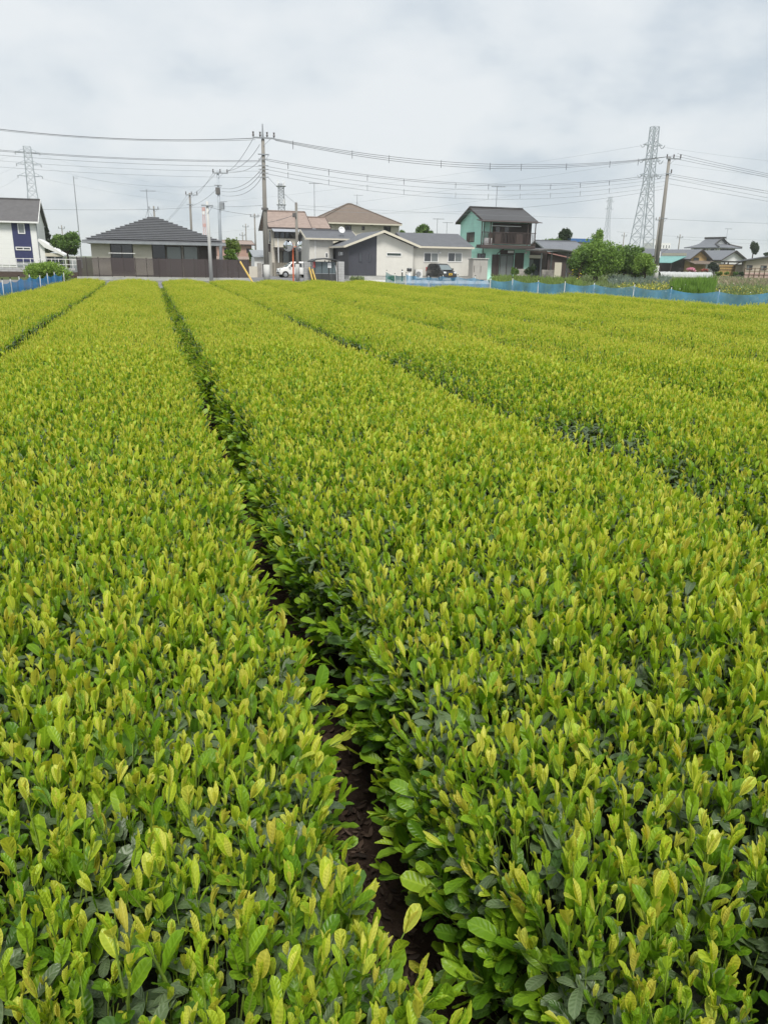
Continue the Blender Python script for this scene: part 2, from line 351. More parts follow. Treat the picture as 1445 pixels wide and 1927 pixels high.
# ------------------------------------------------------------------ tea field
PITCHROW, L0 = 1.80, .375
def smooth_noise(x, y, sc, seed):
    x = np.asarray(x) / sc; y = np.asarray(y) / sc
    xi = np.floor(x).astype(int); yi = np.floor(y).astype(int); fx = x - xi; fy = y - yi
    fx = fx * fx * (3 - 2 * fx); fy = fy * fy * (3 - 2 * fy)
    def h(a, b):
        n = (a * 374761393 + b * 668265263 + seed * 974711) & 0x7fffffff; n = ((n ^ (n >> 13)) * 1274126177) & 0x7fffffff
        return (n & 0xffff) / 65535.0
    return (h(xi, yi) * (1 - fx) + h(xi + 1, yi) * fx) * (1 - fy) + (h(xi, yi + 1) * (1 - fx) + h(xi + 1, yi + 1) * fx) * fy
def leaf_np(L, W, nl, nc, fold, curl, quilt=0.0, tipy=1.0, roll=0.0):
    """leaf along +z from the origin, blade facing -y; returns verts, quads, |across|"""
    vs = []; ac = []
    for i in range(nl + 1):
        t = i / nl
        w = W * .5 * (np.power(max(t, 0), .72) * np.power(max(1 - t, 0), .42) * 1.74) if 0 < t < 1 else (.0008 if t == 1 else .0012)
        a = curl * t; x0 = L * (math.sin(a) / max(abs(curl), 1e-4) * (1 if curl >= 0 else -1) if abs(curl) > 1e-4 else t)
        zc = L * (math.sin(a) / curl if abs(curl) > 1e-4 else t); yc = L * ((1 - math.cos(a)) / curl if abs(curl) > 1e-4 else 0)
        for j in range(nc + 1):
            s = (j / nc) * 2 - 1
            ang = roll * s
            xx = w * (math.sin(ang) / roll if roll > 1e-4 else s); yy = w * ((1 - math.cos(ang)) / roll if roll > 1e-4 else 0)
            q = quilt * W * math.sin(i * pi) if False else (quilt * W * (1 if i % 2 else -1) * (1 - abs(s)) * abs(s) * 4 if 0 < i < nl else 0)
            e = .5 * quilt * W * (1 if i % 2 else -1) * (abs(s) > .9) if 0 < i < nl else 0
            vs.append((xx, yc - fold * abs(s) * w - yy + q + e, zc)); ac.append(abs(s))
    fs = [(i * (nc + 1) + j, i * (nc + 1) + j + 1, (i + 1) * (nc + 1) + j + 1, (i + 1) * (nc + 1) + j) for i in range(nl) for j in range(nc)]
    return np.array(vs), np.array(fs), np.array(ac)
LEAFB = {}
def leafdef(kind, lod, k):                      # cached leaf shapes
    key = (kind, lod, k)
    if key not in LEAFB:
        r = random.Random(hash((len(kind), lod, k, 5)) & 0xffff)
        nl, nc = {0: (9, 4), 1: (5, 2), 2: (2, 2)}[lod]; q = {0: .05, 1: .04, 2: 0}[lod]
        if kind == 'big': p = (.055 * r.uniform(.85, 1.2), .0295 * r.uniform(.85, 1.2), nl, nc, r.uniform(-.4, .1), r.uniform(-.8, .3), q)
        elif kind == 'mid': p = (.040 * r.uniform(.85, 1.2), .0215 * r.uniform(.85, 1.2), nl, nc, r.uniform(-.6, -.1), r.uniform(-.7, .4), q)
        elif kind == 'bud': p = (.030 * r.uniform(.8, 1.3), .0095 * r.uniform(.8, 1.2), max(nl // 2, 2), 2, -1.1, r.uniform(-.3, .3), 0)
        else: p = (.060 * r.uniform(.8, 1.2), .027 * r.uniform(.85, 1.15), nl, nc, r.uniform(-.35, .1), r.uniform(-.9, -.1), q * .5)
        LEAFB[key] = leaf_np(*p)
    return LEAFB[key]
def leaf_mesh(kind, lod, k, age, lv):
    V, Fc, ac = leafdef(kind, lod, k)
    me = bpy.data.meshes.new('leaf'); me.from_pydata(V.tolist(), [], Fc.tolist()); me.update()
    at = me.attributes.new('lf', 'FLOAT_COLOR', 'POINT')
    at.data.foreach_set('color', np.column_stack([np.full(len(V), age), np.full(len(V), lv), ac, V[:, 2] / max(V[:, 2].max(), 1e-5)]).astype(np.float32).ravel())
    me.polygons.foreach_set('use_smooth', [True] * len(me.polygons)); me.materials.append(M('tea_leaf')); return me
def shoot_plan(seed, kind):
    """stem points and a list of leaves: (leaf kind, variant, matrix, age, lv)"""
    r = random.Random(seed); lv = []; ph = r.uniform(0, 6.28)
    if kind == 'old':
        H = r.uniform(.03, .06); stem = [(0, 0, -.05), (0, 0, H)]
        for i in range(r.choice((3, 4, 4))):
            a = ph + i * 2.2 + r.uniform(-.4, .4)
            m = Matrix.Translation((0, 0, H * (.2 + .25 * i))) @ Matrix.Rotation(a, 4, 'Z') @ Matrix.Rotation(r.uniform(.55, 1.45), 4, 'X') @ Matrix.Translation((0, 0, .006)) @ Matrix.Scale(r.uniform(.75, 1.15), 4)
            lv.append(('old', r.randrange(4), m, r.uniform(.0, .2), r.random()))
        return stem, lv
    H = r.uniform(.070, .120) if kind != 'side' else r.uniform(.06, .10)
    bx, by = r.uniform(-.014, .014), r.uniform(-.014, .014)
    stem = [(0, 0, -.05), (bx * .3, by * .3, H * .4), (bx, by, H)]
    n = r.choice((3, 4, 4)) if kind != 'side' else r.choice((4, 5))
    for i in range(n):
        t = .16 + .80 * i / (n - 1); a = ph + i * 2.4 + r.uniform(-.35, .35)
        tilt = r.uniform(.14, .56) * (1 - .55 * t) + .03
        k = 'big' if i < 2 else 'mid'
        if kind == 'young': k = 'big' if i < 1 else 'mid'
        age = (.47 + .42 * t + r.uniform(-.10, .10)) if kind == 'young' else (.39 + .42 * t + r.uniform(-.10, .10))
        if kind == 'side': age = .30 + .26 * t + r.uniform(-.05, .10); k = 'big'; tilt += .25
        m = Matrix.Translation((bx * t, by * t, H * t)) @ Matrix.Rotation(a, 4, 'Z') @ Matrix.Rotation(tilt, 4, 'X') @ Matrix.Translation((0, 0, .004)) @ Matrix.Scale(r.uniform(.75, 1.12) * (1 - .15 * t), 4)
        lv.append((k, r.randrange(5), m, age, r.random()))
    if kind != 'side' or r.random() < .5:
        for _ in range(r.choice((1, 2, 2))):
            m = Matrix.Translation((bx, by, H)) @ Matrix.Rotation(r.uniform(0, 6.28), 4, 'Z') @ Matrix.Rotation(r.uniform(.02, .28), 4, 'X') @ Matrix.Scale(r.uniform(.8, 1.3), 4)
            lv.append(('bud', r.randrange(3), m, r.uniform(.80, 1.0) if kind != 'side' else .7, r.random()))
    return stem, lv
class Acc:
    def __init__(self): self.V = []; self.F = []; self.C = []; self.n = 0; self.fm = []
    def leaf(self, kind, lod, k, m, age, lv):
        V, Fc, ac = leafdef(kind, lod, k); A = np.array(m)
        self.V.append(V @ A[:3, :3].T + A[:3, 3]); self.F.append(Fc + self.n)
        self.C.append(np.column_stack([np.full(len(V), age), np.full(len(V), lv), ac, V[:, 2] / max(V[:, 2].max(), 1e-5)])); self.n += len(V); self.fm += [0] * len(Fc)
    def stem(self, pts, m, r=.0013):
        b = MB(m); b.tube(pts, [r * 1.3] * (len(pts) - 1) + [r * .8], 3, False)
        self.V.append(np.array(b.v)); self.F.append(np.array(b.f) + self.n); self.C.append(np.tile([.62, .5, .5, 1.], (len(b.v), 1))); self.n += len(b.v); self.fm += [1] * len(b.f)
    def mesh(self, name, smooth=True):
        V = np.vstack(self.V).astype(np.float32); F = np.vstack(self.F).astype(np.int32); me = bpy.data.meshes.new(name)
        me.vertices.add(len(V)); me.vertices.foreach_set('co', V.ravel()); me.loops.add(F.size); me.loops.foreach_set('vertex_index', F.ravel())
        me.polygons.add(len(F)); me.polygons.foreach_set('loop_start', np.arange(0, F.size, 4, dtype=np.int32))
        me.polygons.foreach_set('material_index', np.array(self.fm, np.int32)); me.polygons.foreach_set('use_smooth', np.ones(len(F), bool)); me.update()
        at = me.attributes.new('lf', 'FLOAT_COLOR', 'POINT'); at.data.foreach_set('color', np.vstack(self.C).astype(np.float32).ravel())
        me.materials.append(M('tea_leaf')); me.materials.append(M('tea_stem')); return me
def proto_collection(name, meshes):
    c = bpy.data.collections.new(name)
    for i, me in enumerate(meshes): c.objects.link(bpy.data.objects.new('%s_%02d' % (name, i), me))
    return c
KINDS = ['young'] * 7 + ['leafy'] * 5 + ['side'] * 5 + ['old'] * 6      # index ranges of the near shapes
PLANS = [shoot_plan(100 + i, k) for i, k in enumerate(KINDS)]
def joined(plan, lod, name):
    A = Acc(); A.stem(plan[0], Matrix.Identity(4))
    for (k, v, m, age, lv) in plan[1]: A.leaf(k, lod, v, m, age, lv)
    return A.mesh(name)
C_NEAR = proto_collection('tea_near', [joined(p, 0, 'tea_shoot_near') for p in PLANS])
C_MID = proto_collection('tea_mid', [joined(p, 1, 'tea_shoot_mid') for p in PLANS])
I_Y, I_L, I_S, I_O = (0, 7), (7, 12), (12, 17), (17, 23)
TS = .30
def tile_mesh(seed, side, lod=2):
    r = random.Random(seed); A = Acc(); ns = int((900 if not side else 560) * TS * TS); no = int(260 * TS * TS)
    for _ in range(no):
        m = Matrix.Translation((r.uniform(-.5, .5) * TS, r.uniform(-.5, .5) * TS, r.uniform(-.05, .0))) @ Matrix.Rotation(r.uniform(0, 6.28), 4, 'Z')
        for (k, v, mm, age, lv) in PLANS[r.randrange(*I_O)][1]: A.leaf(k, lod, v, m @ mm, age, lv)
    for _ in range(ns):
        x, y = r.uniform(-.5, .5) * TS, r.uniform(-.5, .5) * TS
        q = r.random(); i = r.randrange(*(I_S if side and q < .75 else I_Y if q < .62 else I_L))
        m = Matrix.Translation((x, y, r.uniform(-.05, .035))) @ Matrix.Rotation(r.uniform(0, 6.28), 4, 'Z') @ Matrix.Rotation(r.uniform(-.18, .18), 4, 'X') @ Matrix.Scale(r.uniform(.5, .9), 4)
        for (k, v, mm, age, lv) in PLANS[i][1]: A.leaf(k, lod, v, m @ mm, min(1, age + .07), lv)
    return A.mesh('tea_patch')
C_TILE = proto_collection('tea_tile', [tile_mesh(500 + i, i >= 6) for i in range(10)])
def gn_group(name, coll):
    g = bpy.data.node_groups.new(name, 'GeometryNodeTree')
    g.interface.new_socket('Geometry', in_out='INPUT', socket_type='NodeSocketGeometry'); g.interface.new_socket('Geometry', in_out='OUTPUT', socket_type='NodeSocketGeometry')
    N = g.nodes.new; L = g.links.new; gi = N('NodeGroupInput'); go = N('NodeGroupOutput')
    ci = N('GeometryNodeCollectionInfo'); ci.inputs['Collection'].default_value = coll; ci.inputs['Separate Children'].default_value = True; ci.inputs['Reset Children'].default_value = True
    ip = N('GeometryNodeInstanceOnPoints'); ip.inputs['Pick Instance'].default_value = True
    def na(n, t): a = N('GeometryNodeInputNamedAttribute'); a.data_type = t; a.inputs['Name'].default_value = n; return a.outputs['Attribute']
    er = N('FunctionNodeEulerToRotation'); L(na('rot', 'FLOAT_VECTOR'), er.inputs[0])
    L(gi.outputs[0], ip.inputs['Points']); L(ci.outputs[0], ip.inputs['Instance']); L(na('idx', 'INT'), ip.inputs['Instance Index'])
    L(er.outputs[0], ip.inputs['Rotation']); L(na('scl', 'FLOAT'), ip.inputs['Scale']); L(ip.outputs[0], go.inputs[0]); return g
G_NEAR, G_MID, G_TILE = gn_group('tea_near_gn', C_NEAR), gn_group('tea_mid_gn', C_MID), gn_group('tea_tile_gn', C_TILE)
def scatter(name, P, rot, scl, idx, grp, parent):
    if len(P) == 0: return None
    me = bpy.data.meshes.new(name); me.vertices.add(len(P)); me.vertices.foreach_set('co', np.asarray(P, np.float32).ravel())
    for n, t, d, f in (('rot', 'FLOAT_VECTOR', rot, 'vector'), ('scl', 'FLOAT', scl, 'value'), ('idx', 'INT', idx, 'value')):
        a = me.attributes.new(n, t, 'POINT'); a.data.foreach_set(f, np.asarray(d, np.int32 if t == 'INT' else np.float32).ravel())
    me.materials.append(M('tea_leaf'))
    o = bpy.data.objects.new(name, me); COL.objects.link(o); o.parent = parent; o['kind'] = 'stuff'
    md = o.modifiers.new('scatter', 'NODES'); md.node_group = grp; return o

HC, RISE = .795, .085             # plucked surface: crown height and fall to the shoulder
HALF = .90
def surf(u):
    """plucked surface over the half row: u 0..1 -> (offset, height, outward lean)"""
    u = np.abs(u)
    top = np.minimum(u, .80)
    z = HC - RISE * (top / .80) ** 1.9
    k = np.clip((u - .80) / .20, 0, 1)
    off = .785 * np.minimum(u / .80, 1.0) + .02 * np.sin(k * pi / 2) - .075 * k * k
    z = z - k ** 1.35 * .50
    lean = .10 * (top / .8) ** 2 + 1.0 * np.sin(np.clip(k, 0, 1) * pi / 2) ** .8
    return off, z, lean
def fence_l(s): return -3.38 + .05 * np.maximum(0, np.asarray(s) - 18)     # left field edge
def gap_open(k, s, sg):
    """the trodden gap beside the camera is wider at its near end"""
    near = np.clip((11.0 - np.asarray(s)) / 5.0, 0, 1)
    own = ((k == -1) & (sg > 0)) | ((k == 0) & (sg < 0))
    return np.where(own, .036, .0)
def row_pts(k, s0, s1, dens, umax=1.0):
    """random points on the surface of row k -> l, s, z, lean (signed)"""
    lc = L0 + PITCHROW * (k + .5)
    n = int((s1 - s0) * 2.35 * dens); u = RNG.uniform(-1, 1, n) * umax; s = RNG.uniform(s0, s1, n)
    off, z, lean = surf(u); sg = np.sign(u)
    # uneven hedge: the width and the height wander along the row
    wob = (smooth_noise(s, s * 0 + 7 * k, .55, 3) - .5) * .13 + (smooth_noise(s, s * 0 + 5 * k + np.where(sg > 0, 31, 67), .21, 9) - .5) * .12
    z = z + (smooth_noise(s, off * sg + 9 * k, .8, 5) - .5) * .05
    off = off - gap_open(k, s, sg) * np.clip(off / .75, 0, 1) ** 3
    l = lc + sg * (off + wob * np.clip(off / HALF, 0, 1) ** 4)
    ok = l > fence_l(s) + .12
    return l[ok], s[ok], z[ok], (lean * sg)[ok], np.abs(u)[ok]
def inview(X, Y, m=1.3): return (np.abs(X) < .56 * Y + m) & (Y > .05)
def pix(X, Y, Z):
    d = np.column_stack([X, Y, Z - CZ]); z = d @ np.array(_fw); return PW / 2 + FPX * (d @ np.array(_r)) / z, PH / 2 - FPX * (d @ np.array(_u)) / z, z
ROWLAB = {-2: 'tea hedge row on the far left running beside the left blue net', -1: 'tea hedge row left of the narrow dark soil gap, filling the left foreground',
    0: 'tea hedge row right of the narrow dark soil gap, filling the right foreground', 1: 'second tea hedge row to the right of the soil gap',
    2: 'third tea hedge row to the right of the soil gap', 3: 'fourth tea hedge row to the right of the soil gap', 4: 'fifth tea hedge row to the right of the soil gap',
    5: 'sixth tea hedge row to the right of the soil gap', 6: 'seventh tea hedge row to the right of the soil gap', 7: 'short outermost tea hedge row beside the right blue net'}
SEND = 31.2
LEAFM = {}
def get_leaf_mesh(kind, v, age, lv):
    key = (kind, v, round(age * 12), round(lv * 5))
    if key not in LEAFM: LEAFM[key] = leaf_mesh(kind, 0, v, key[2] / 12, key[3] / 5)
    return LEAFM[key]
STEMM = {}
def build_rows():
    for k in range(-2, 8):
        root = thing('tea_row', ROWLAB[k], 'tea hedge', (0, 0, 0), 0, 'clipped tea hedge rows'); lc = L0 + PITCHROW * (k + .5)
        sA = .22
        # where the oblique right boundary cuts this row
        sB = SEND + .25 * (k + 2) + .3
        if edge_l(sB) < lc + .9: sB = min(sB, FE[0][1] + (lc + .75 - FE[0][0]) / (FE[1][0] - FE[0][0]) * (FE[1][1] - FE[0][1]))
        root.location = R2W(lc, sA)
        T = np.array(root.location)
        # inner core of twigs and shade
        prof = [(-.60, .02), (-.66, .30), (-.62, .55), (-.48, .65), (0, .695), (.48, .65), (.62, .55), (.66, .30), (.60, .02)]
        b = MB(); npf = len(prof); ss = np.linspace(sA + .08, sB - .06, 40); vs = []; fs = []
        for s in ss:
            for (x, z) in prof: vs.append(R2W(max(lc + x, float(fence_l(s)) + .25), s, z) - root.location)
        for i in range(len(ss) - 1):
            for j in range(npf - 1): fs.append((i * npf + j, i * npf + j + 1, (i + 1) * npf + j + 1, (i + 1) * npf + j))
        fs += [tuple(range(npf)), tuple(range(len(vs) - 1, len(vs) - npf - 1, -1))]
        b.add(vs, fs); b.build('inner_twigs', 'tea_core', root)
        # near: single shoots; density of fresh shoots wanders so old leaves show through in places
        NS, NM = 2.6, 8.0
        for (nm, s0, s1, grp, lod) in (('foliage', sA, min(8.6, sB), None, 0),):
            l, s, z, lean, u = row_pts(k, s0, s1, 1350)
            d = np.hypot(l, s); P = np.outer(l, AV) + np.outer(s, BV); P[:, 2] = z
            vis = inview(P[:, 0], P[:, 1]) & (d < NM)
            fert = smooth_noise(l, s, .45, 11) * .6 + smooth_noise(l, s, .16, 12) * .4
            flank = u > .86
            sparse = np.zeros_like(fert)
            if k == 1: sparse = np.clip(1 - np.abs(l - (lc - .62)) / .45, 0, 1) * np.clip((s - 1.0) / 1.5, 0, 1) * .45
            if k == 0: sparse = np.clip((l - lc + .1) / .6, 0, 1) * np.clip((3.2 - s) / 1.2, 0, 1) * .22
            keepp = np.clip(1.35 - 1.3 * np.clip(.47 - fert, 0, 1) * 2 - sparse * 1.6, .12, 1)
            vis &= RNG.random(len(l)) < keepp * np.where(u > .93, .35, np.where(u > .88, .75, 1))
            P = P[vis]; lean = lean[vis]; u = u[vis]; d = d[vis]; fl = flank[vis]; n = len(P)
            q = RNG.random(n)
            idx = np.where(fl & (q < .85), RNG.integers(*I_S, n), np.where(RNG.random(n) < (.50 if k >= 0 else .60), RNG.integers(*I_Y, n), RNG.integers(*I_L, n)))
            scl = (.46 + .70 * RNG.random(n) ** 1.7) * np.where(fl, 1.3, 1.0) * np.where(d < 2.5, 1.0, 1.0)
            P[:, 2] += RNG.uniform(-.045, .03, n)
            if k in (-1, 0):             # long shoots reaching into the trodden gap
                sg = 1 if k == -1 else -1; m = 110 if k == 0 else 60; s2 = RNG.uniform(.5, 8, m); l2 = lc + sg * RNG.uniform(.62, .74, m); Q = np.outer(l2, AV) + np.outer(s2, BV); Q[:, 2] = RNG.uniform(.22, .58, m)
                P = np.vstack([P, Q]); lean = np.concatenate([lean, sg * RNG.uniform(.75, 1.5, m)]); idx = np.concatenate([idx, RNG.integers(*I_S, m)]); scl = np.concatenate([scl, RNG.uniform(1.1, 1.5, m)]); d = np.concatenate([d, np.hypot(l2, s2)]); n += m
            add_shoots(root, P, lean, idx, scl, d, n, NS, k)
            # old leaves below
            l, s, z, lean, u = row_pts(k, s0, s1, 480)
            d = np.hypot(l, s); P = np.outer(l, AV) + np.outer(s, BV); P[:, 2] = z - RNG.uniform(-.005, .05, len(l))
            vis = inview(P[:, 0], P[:, 1]) & (d < NM) & (u < .93); P = P[vis]; lean = lean[vis]; d = d[vis]; n = len(P)
            add_shoots(root, P, lean, RNG.integers(*I_O, n), RNG.uniform(.62, 1.0, n), d, n, NS, None)
        # far: patches
        us = np.array([-.90, -.66, -.40, -.133, .133, .40, .66, .90]); Pt = []; Rt = []; It = []; Sc = []
        if sB > 6:
            for s in np.arange(max(sA, 5.6), sB, .235):
                off, z, lean = surf(us)
                for j, uu in enumerate(us):
                    sj = s + random.uniform(-.06, .06); sg = np.sign(uu)
                    wob = float((smooth_noise(np.array([sj]), np.array([7. * k]), .55, 3)[0] - .5) * .13 + (smooth_noise(np.array([sj]), np.array([5. * k + (31 if sg > 0 else 67)]), .21, 9)[0] - .5) * .12)
                    l = lc + sg * (off[j] - float(gap_open(k, sj, sg)) * (off[j] / .75) ** 3 + wob * (off[j] / HALF) ** 4) + random.uniform(-.03, .03)
                    if math.hypot(l, sj) < NM - .15: continue
                    if l < fence_l(sj) + .2: continue
                    p = R2W(l, sj)
                    if abs(p.x) > .60 * p.y + 3: continue
                    zz = z[j] + float(smooth_noise(np.array([sj]), np.array([off[j] * sg + 9 * k]), .8, 5)[0] - .5) * .05 + random.uniform(-.012, .012)
                    R = Matrix.Rotation(RZ, 3, 'Z') @ Matrix.Rotation(float(lean[j] * sg), 3, 'Y') @ Matrix.Rotation(random.uniform(0, 6.28), 3, 'Z')
                    Pt.append((p.x - T[0], p.y - T[1], zz)); Rt.append(tuple(R.to_euler())); It.append(random.randrange(6, 10) if abs(uu) > .85 else random.randrange(0, 6)); Sc.append(random.uniform(.95, 1.08))
            scatter('far_foliage', Pt, Rt, Sc, It, G_TILE, root)
def add_shoots(root, P, lean, idx, scl, d, n, NS, k):
    T = np.array(root.location); rot = np.zeros((n, 3))
    az = RNG.uniform(0, 2 * pi, n); tx = RNG.normal(0, .13, n); ty = RNG.normal(0, .13, n)
    for i in range(n):
        R = Matrix.Rotation(RZ, 3, 'Z') @ Matrix.Rotation(float(lean[i]) * .8 + tx[i], 3, 'Y') @ Matrix.Rotation(ty[i], 3, 'X') @ Matrix.Rotation(az[i], 3, 'Z')
        rot[i] = R.to_euler()
    single = np.zeros(n, bool)
    if k is not None and k in (-2, -1, 0, 1, 2):
        px, py, zc = pix(P[:, 0], P[:, 1], P[:, 2] + .08); ok = (zc > 0) & (px > 5) & (px < PW - 5) & (py > 520) & (py < PH - 10)
        # the nearest shoots in view that stand in the top layer become parts of their own
        order = [i for i in np.argsort(d) if ok[i]][:66]; single[order] = True
        for i in order:
            j = int(idx[i]); stem, lvs = PLANS[j]
            if j not in STEMM: STEMM[j] = MB().tube(stem, [.0017] * (len(stem) - 1) + [.001], 4, False).mesh('shoot'); STEMM[j].materials.append(M('tea_stem'))
            o = inst('shoot', STEMM[j], None, root, M4=Matrix.LocRotScale(Vector(P[i] - T), Matrix.Rotation(0, 3, 'Z').to_euler().__class__(rot[i]), Vector((scl[i],) * 3)))
            for (kd, v, m, age, lv) in lvs: inst('leaf', get_leaf_mesh(kd, v, age, lv), None, o, M4=m)
    near = (d < NS) & ~single; mid = (d >= NS) & ~single; nm = 'young_foliage' if k is not None else 'old_foliage'
    scatter(nm, P[near] - T, rot[near], scl[near], idx[near], G_NEAR, root)
    scatter(nm, P[mid] - T, rot[mid], scl[mid], idx[mid], G_MID, root)
build_rows()
# leaf litter in the gaps
def litter():
    V = []; Fq = []; n = 0
    for k, dens, sm in ((0, 3000, 9), (1, 700, 7), (-1, 700, 8)):
        for _ in range(int(dens * (sm - .5) * .42)):
            l = L0 + PITCHROW * k + random.gauss(0, .11); s = .4 + (sm - .4) * random.random() ** 1.4; c = R2W(l, s, random.uniform(.012, .04))
            R = Matrix.Rotation(random.uniform(0, 6.28), 3, 'Z') @ Matrix.Rotation(random.gauss(0, .4), 3, 'X') @ Matrix.Rotation(random.gauss(0, .4), 3, 'Y'); L = .034 * random.random() + .008; w = L * random.uniform(.22, .5)
            for p in ((-L / 2, 0, .1 * L), (-L * .2, -w / 2, 0), (L * .25, -w * .42, 0), (L / 2, 0, .12 * L), (L * .25, w * .42, .03 * L), (-L * .2, w / 2, .03 * L)): V.append(c + R @ Vector(p))
            Fq += [(n, n + 1, n + 2, n + 3), (n, n + 3, n + 4, n + 5)]; n += 6
    tag(npmesh('leaf_litter', [tuple(v) for v in V], Fq, 'litter'), 'dry brown fallen leaves on the soil between hedge rows', 'leaf litter', kind='stuff')
litter()
# ------------------------------------------------------------------ building helpers
def window(parent, u0, u1, z0, z1, v=0.0, n=2, frame='white_paint', panes=('glass_mid', 'glass_curtain'), fw=.06, M4=None, sill=False):
    b = MB(M4); y0, y1 = v - .05, v + .03
    b.box(u0, u1, y0, y1, z0, z0 + fw).box(u0, u1, y0, y1, z1 - fw, z1).box(u0, u0 + fw, y0, y1, z0 + fw, z1 - fw).box(u1 - fw, u1, y0, y1, z0 + fw, z1 - fw)
    iw = (u1 - u0 - 2 * fw) / n
    for i in range(1, n): c = u0 + fw + iw * i; b.box(c - fw * .45, c + fw * .45, y0 + .006, y1, z0 + fw, z1 - fw)
    w = b.build('window', frame, parent)
    for i in range(n):
        a = u0 + fw + iw * i; MB(M4).box(a + .003, a + iw - .003, v - .02 + .008 * (i % 2), v + .002, z0 + fw + .003, z1 - fw - .003).build('pane', panes[i % len(panes)], w)
    if sill: MB(M4).box(u0 - .05, u1 + .05, v - .09, v + .02, z0 - .06, z0 - .003).build('sill', frame, w)
    return w
def leftwall(u): return Matrix.Translation((u, 0, 0)) @ Matrix.Rotation(-pi / 2, 4, 'Z')     # (x, outward -y) on the left wall; x = -v
def gable_u(root, u0, u1, v0, v1, ze, zr, m, th=.16, over=.45, ov=.45, trim='white_paint', fasc=.16):
    """gable roof with the ridge along u; eaves at v0, v1"""
    vm = (v0 + v1) / 2; k = (zr - ze) / (vm - v0)
    a, c = u0 - over, u1 + over; e0, e1 = v0 - ov, v1 + ov; zo = ze - k * ov
    r = MB(); r.slab([(a, e0, zo), (c, e0, zo), (c, vm, zr), (a, vm, zr)], th).slab([(a, vm, zr + .002), (c, vm, zr + .002), (c, e1, zo), (a, e1, zo)], th)
    ro = r.build('roof', m, root)
    MB().box(a, c, vm - .12, vm + .12, zr - .02, zr + .10).build('ridge_cap', m, ro)
    MB().box(a, c, e0 - .06, e0 - .004, zo - th - .02, zo + .0).build('gutter', trim, ro)
    for x0, x1 in ((a - .05, a - .003), (c + .003, c + .05)):
        f = MB(); f.add([], []); f.prism_u([(e0, zo - fasc - .05), (e0, zo + .02), (vm, zr + .03), (e1, zo + .02), (e1, zo - fasc - .05), (vm, zr - fasc)], x0, x1); f.build('bargeboard', trim, ro)
    return ro
def gable_v(root, u0, u1, v0, v1, ze, zr, m, um=None, th=.16, over=.45, ov=.5, trim='white_paint', zl=None, zrr=None, fasc=.18):
    """gable roof with the ridge along v (gable facing the camera)"""
    um = (u0 + u1) / 2 if um is None else um; zl = ze if zl is None else zl; zrr = ze if zrr is None else zrr
    kl = (zr - zl) / (um - u0); kr = (zr - zrr) / (u1 - um); a, c = u0 - over, u1 + over; za, zc = zl - kl * over, zrr - kr * over; f0, f1 = v0 - ov, v1 + ov
    r = MB(); r.slab([(a, f0, za), (um, f0, zr), (um, f1, zr), (a, f1, za)], th).slab([(um, f0, zr + .002), (c, f0, zc), (c, f1, zc), (um, f1, zr + .002)], th); ro = r.build('roof', m, root)
    for y0, y1 in ((f0 - .05, f0 - .003), (f1 + .003, f1 + .05)):
        MB().prism([(a, za - fasc), (a, za + .02), (um, zr + .03), (c, zc + .02), (c, zc - fasc), (um, zr - fasc)], y0, y1).build('bargeboard', trim, ro)
    MB().box(a - .07, a - .004, f0, f1, za - th - .02, za).build('gutter', trim, ro); MB().box(c + .004, c + .07, f0, f1, zc - th - .02, zc).build('gutter', trim, ro)
    return ro
def hip(root, u0, u1, v0, v1, ze, zr, rl, m, trim='white_paint', th=.14):
    """hip roof; eave rectangle already includes the overhang; rl = ridge length along u"""
    um, vm = (u0 + u1) / 2, (v0 + v1) / 2; A = [(u0, v0, ze), (u1, v0, ze), (u1, v1, ze), (u0, v1, ze)]; p, q = (um - rl / 2, vm, zr), (um + rl / 2, vm, zr)
    b = MB(); b.add(A + [p, q] + [(x, y, z - th) for x, y, z in A], [(0, 1, 5, 4), (1, 2, 5), (2, 3, 4, 5), (3, 0, 4), (0, 6, 7, 1), (1, 7, 8, 2), (2, 8, 9, 3), (3, 9, 6, 0), (6, 9, 8, 7)]); ro = b.build('roof', m, root)
    f = MB(); t = .04
    f.box(u0 - t, u1 + t, v0 - t, v0 - .003, ze - th - .03, ze - .01).box(u0 - t, u0 - .003, v0, v1, ze - th - .03, ze - .01).box(u1 + .003, u1 + t, v0, v1, ze - th - .03, ze - .01); f.build('fascia', trim, ro)
    for i, (c, e) in enumerate(((0, p), (1, q), (2, q), (3, p))):
        MB().tube([(A[c][0], A[c][1], A[c][2] + .04), (e[0], e[1], e[2] + .04)], .09, 4).build('hip_ridge', m, ro)
    if rl > .1: MB().tube([(p[0], p[1], p[2] + .05), (q[0], q[1], q[2] + .05)], .11, 4).build('ridge_cap', m, ro)
    return ro
def antenna(px, y0, y1, D, label, boom=.9):
    a, c = U(px, y1, D), U(px, y0, D); t = thing('tv_antenna', label, 'antenna', a); h = c.z - a.z
    MB().tube([(0, 0, -.05), (0, 0, h)], .03, 5).build('mast', 'steel', t)
    b = MB(); b.box(-boom * .55, boom * .8, -.012, .012, h * .93 - .015, h * .93 + .015)
    for i in range(7): x = -boom * .5 + i * boom * .21; b.box(x - .01, x + .01, -.3 + .02 * i, .3 - .02 * i, h * .93 + .016, h * .93 + .035)
    b.build('yagi_elements', 'steel', t); MB().tube([(0, 0, h * .3), (.35, .2, -.05)], .012, 4).tube([(0, 0, h * .3), (-.35, .2, -.05)], .012, 4).build('stay_wires', 'steel', t); return t

